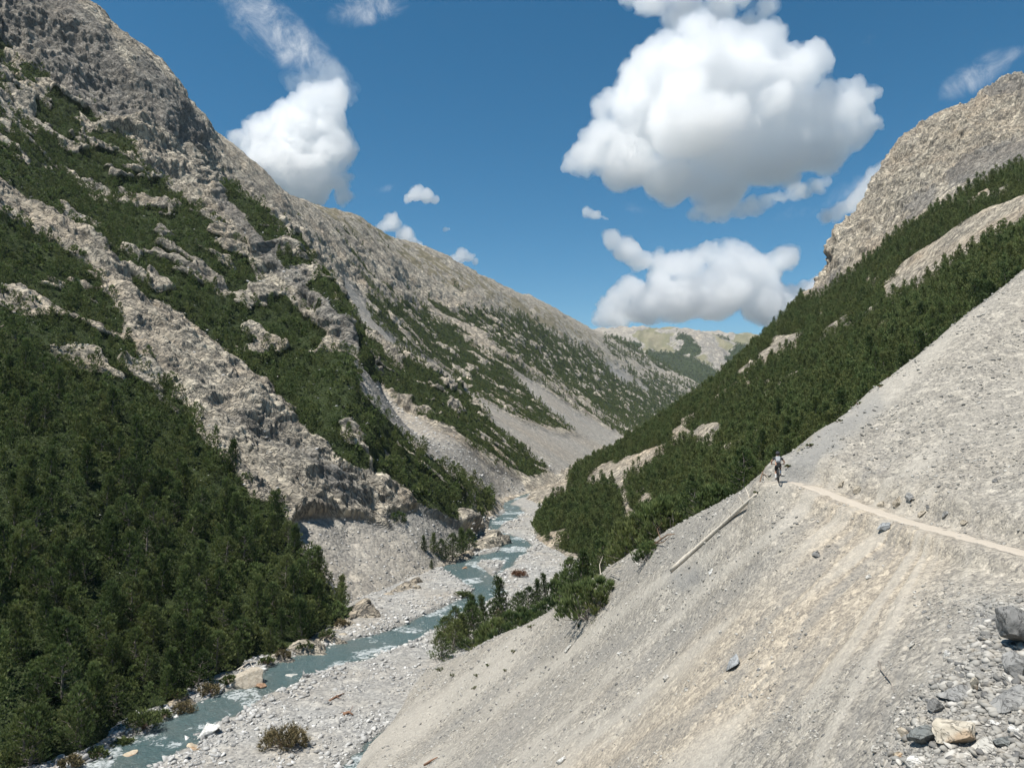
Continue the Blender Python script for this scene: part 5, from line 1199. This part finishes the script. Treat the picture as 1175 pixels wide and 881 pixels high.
# ------------------------------------------------------------------ the air of the valley
zt = max(float(np.nanmax(getattr(g, 'MZ', g.Z)[:, :])) for g in LAYERS) + 12
hx0 = min(float(g.X.min()) for g in LAYERS) - 40; hx1 = max(float(g.X.max()) for g in LAYERS) + 40; hy1 = max(float(g.Y.max()) for g in LAYERS) + 60
lowest = min(float(np.min(g.Z[(g.Z > -400)])) for g in LAYERS)
print('haze box', hx0, hx1, hy1, lowest, zt)
hv_ = np.array([(x, y, z) for z in (-420, zt) for y in (-60, hy1) for x in (hx0, hx1)])
hme = mesh_from('haze', hv_, np.array([(0, 2, 3, 1), (4, 5, 7, 6), (0, 1, 5, 4), (2, 6, 7, 3), (0, 4, 6, 2), (1, 3, 7, 5)]), smooth=False)
m = bpy.data.materials.new('valley_air'); m.use_nodes = True; m.node_tree.nodes.clear()
pv = m.node_tree.nodes.new('ShaderNodeVolumePrincipled'); pv.inputs['Color'].default_value = (.82, .90, 1, 1); pv.inputs['Density'].default_value = 3.2e-5; pv.inputs['Anisotropy'].default_value = .2
mo = m.node_tree.nodes.new('ShaderNodeOutputMaterial'); m.node_tree.links.new(pv.outputs[0], mo.inputs['Volume'])
tag(link('haze', hme, m), 'thin blue haze filling the valley towards the far mountain', 'haze', kind='stuff')
# ------------------------------------------------------------------ camera, sun, sky
cam = bpy.data.cameras.new('camera'); cam.sensor_width = 36; cam.lens = 36 * FPX / 1175; cam.clip_start = .1; cam.clip_end = 60000
co_ = bpy.data.objects.new('camera', cam); COL.objects.link(co_); co_.rotation_euler = (math.pi / 2 + PITCH, 0, 0); scene.camera = co_
SUN_EL, SUN_AZ = R(66), math.atan2(-.85, -.53)          # azimuth measured from +Y towards +X
sd_ = Vector((math.sin(SUN_AZ) * math.cos(SUN_EL), math.cos(SUN_AZ) * math.cos(SUN_EL), math.sin(SUN_EL)))
sun = bpy.data.lights.new('sun', 'SUN'); sun.energy = 5.0; sun.angle = R(.53); sun.color = (1, .955, .88)
so = bpy.data.objects.new('sun', sun); COL.objects.link(so); so.rotation_euler = (-sd_).to_track_quat('-Z', 'Y').to_euler()
w = bpy.data.worlds.new('World'); scene.world = w; w.use_nodes = True
t = w.node_tree; t.nodes.clear()
sky = t.nodes.new('ShaderNodeTexSky'); sky.sky_type = 'NISHITA'; sky.sun_disc = False; sky.sun_elevation = SUN_EL; sky.sun_rotation = SUN_AZ; sky.altitude = 2000; sky.air_density = 1.0; sky.dust_density = .3; sky.ozone_density = 2.5
bg = t.nodes.new('ShaderNodeBackground'); bg.inputs['Strength'].default_value = .08
wo = t.nodes.new('ShaderNodeOutputWorld'); hs = t.nodes.new('ShaderNodeHueSaturation'); hs.inputs['Saturation'].default_value = 1.32; hs.inputs['Hue'].default_value = .485
t.links.new(sky.outputs[0], hs.inputs['Color'])
# thin high cirrus, part of the sky itself
tc = t.nodes.new('ShaderNodeTexCoord')
def wn(typ, **kw):
    n = t.nodes.new(typ)
    for k_, v_ in kw.items(): setattr(n, k_, v_)
    return n
def lk(a_, b_): t.links.new(a_, b_)
def mth(op, a_, b_, clamp=False):
    n = wn('ShaderNodeMath', operation=op, use_clamp=clamp)
    for i_, q in enumerate((a_, b_)):
        if hasattr(q, 'links'): lk(q, n.inputs[i_])
        else: n.inputs[i_].default_value = q
    return n.outputs[0]
def skydir(px, py):
    u_, v_ = ray(px, py); return Vector((float(u_), 1, float(v_))).normalized()
mask = None
for (ax, ay, bx, by, wd, am) in [(250, -20, 385, 95, 34, .85), (385, 20, 470, -5, 22, .9), (1090, 105, 1150, 68, 20, .8), (1140, 72, 1180, 55, 10, .6), (985, 50, 1000, 45, 13, .45), (232, 40, 245, 55, 12, .25), (425, 222, 455, 212, 7, .5), (890, 25, 900, 35, 12, .5), (930, 250, 1010, 200, 22, .55), (690, 225, 760, 250, 12, .35), (870, 255, 960, 230, 14, .35), (1060, 135, 1075, 130, 12, .12)]:
    A_, B_ = skydir(ax, ay), skydir(bx, by); mid = (A_ + B_) / 2; ln = (B_ - A_).length / 2; dr = (B_ - A_).normalized()
    sub = wn('ShaderNodeVectorMath', operation='SUBTRACT'); lk(tc.outputs['Generated'], sub.inputs[0]); sub.inputs[1].default_value = mid
    dt = wn('ShaderNodeVectorMath', operation='DOT_PRODUCT'); lk(sub.outputs[0], dt.inputs[0]); dt.inputs[1].default_value = dr
    lg_ = wn('ShaderNodeVectorMath', operation='LENGTH'); lk(sub.outputs[0], lg_.inputs[0])
    al = mth('DIVIDE', dt.outputs['Value'], ln + wd / FPX); al2 = mth('MULTIPLY', al, al)
    r2_ = mth('MULTIPLY', lg_.outputs['Value'], lg_.outputs['Value']); ac2 = mth('SUBTRACT', r2_, mth('MULTIPLY', dt.outputs['Value'], dt.outputs['Value']))
    e_ = mth('ADD', al2, mth('DIVIDE', ac2, (wd / FPX) ** 2)); m_ = mth('MULTIPLY', mth('SUBTRACT', 1.0, e_, True), am)
    mask = m_ if mask is None else mth('MAXIMUM', mask, m_)
nz = wn('ShaderNodeTexNoise'); lk(tc.outputs['Generated'], nz.inputs['Vector']); nz.inputs['Scale'].default_value = 26; nz.inputs['Detail'].default_value = 9; nz.inputs['Roughness'].default_value = .66; nz.inputs['Distortion'].default_value = .5
wf = wn('ShaderNodeMapRange', interpolation_type='SMOOTHSTEP'); lk(mth('MULTIPLY', mth('POWER', mask, .6), mth('MULTIPLY', nz.outputs[0], 1.6)), wf.inputs[0]); wf.inputs[1].default_value = .38; wf.inputs[2].default_value = 1.35
mixc = wn('ShaderNodeMix', data_type='RGBA'); lk(wf.outputs[0], mixc.inputs['Factor']); lk(hs.outputs[0], mixc.inputs[6]); mixc.inputs[7].default_value = (8.6, 8.9, 9.2, 1)
lk(mixc.outputs[2], bg.inputs[0]); lk(bg.outputs[0], wo.inputs[0])
vs = scene.view_settings; scene.display_settings.display_device = 'sRGB'
vs.view_transform = 'Standard'; vs.look = 'None'; vs.gamma = 1; vs.use_curve_mapping = False; vs.exposure = 0.42
cy = scene.cycles
scene.render.engine = 'CYCLES'
cy.max_bounces = 100; cy.diffuse_bounces = 2; cy.glossy_bounces = 2; cy.transparent_max_bounces = 8; cy.transmission_bounces = 2; cy.volume_bounces = 100
cy.use_denoising = True; cy.denoiser = 'OPENIMAGEDENOISE'; cy.use_adaptive_sampling = True; cy.adaptive_threshold = .015
cy.caustics_reflective = False; cy.caustics_refractive = False
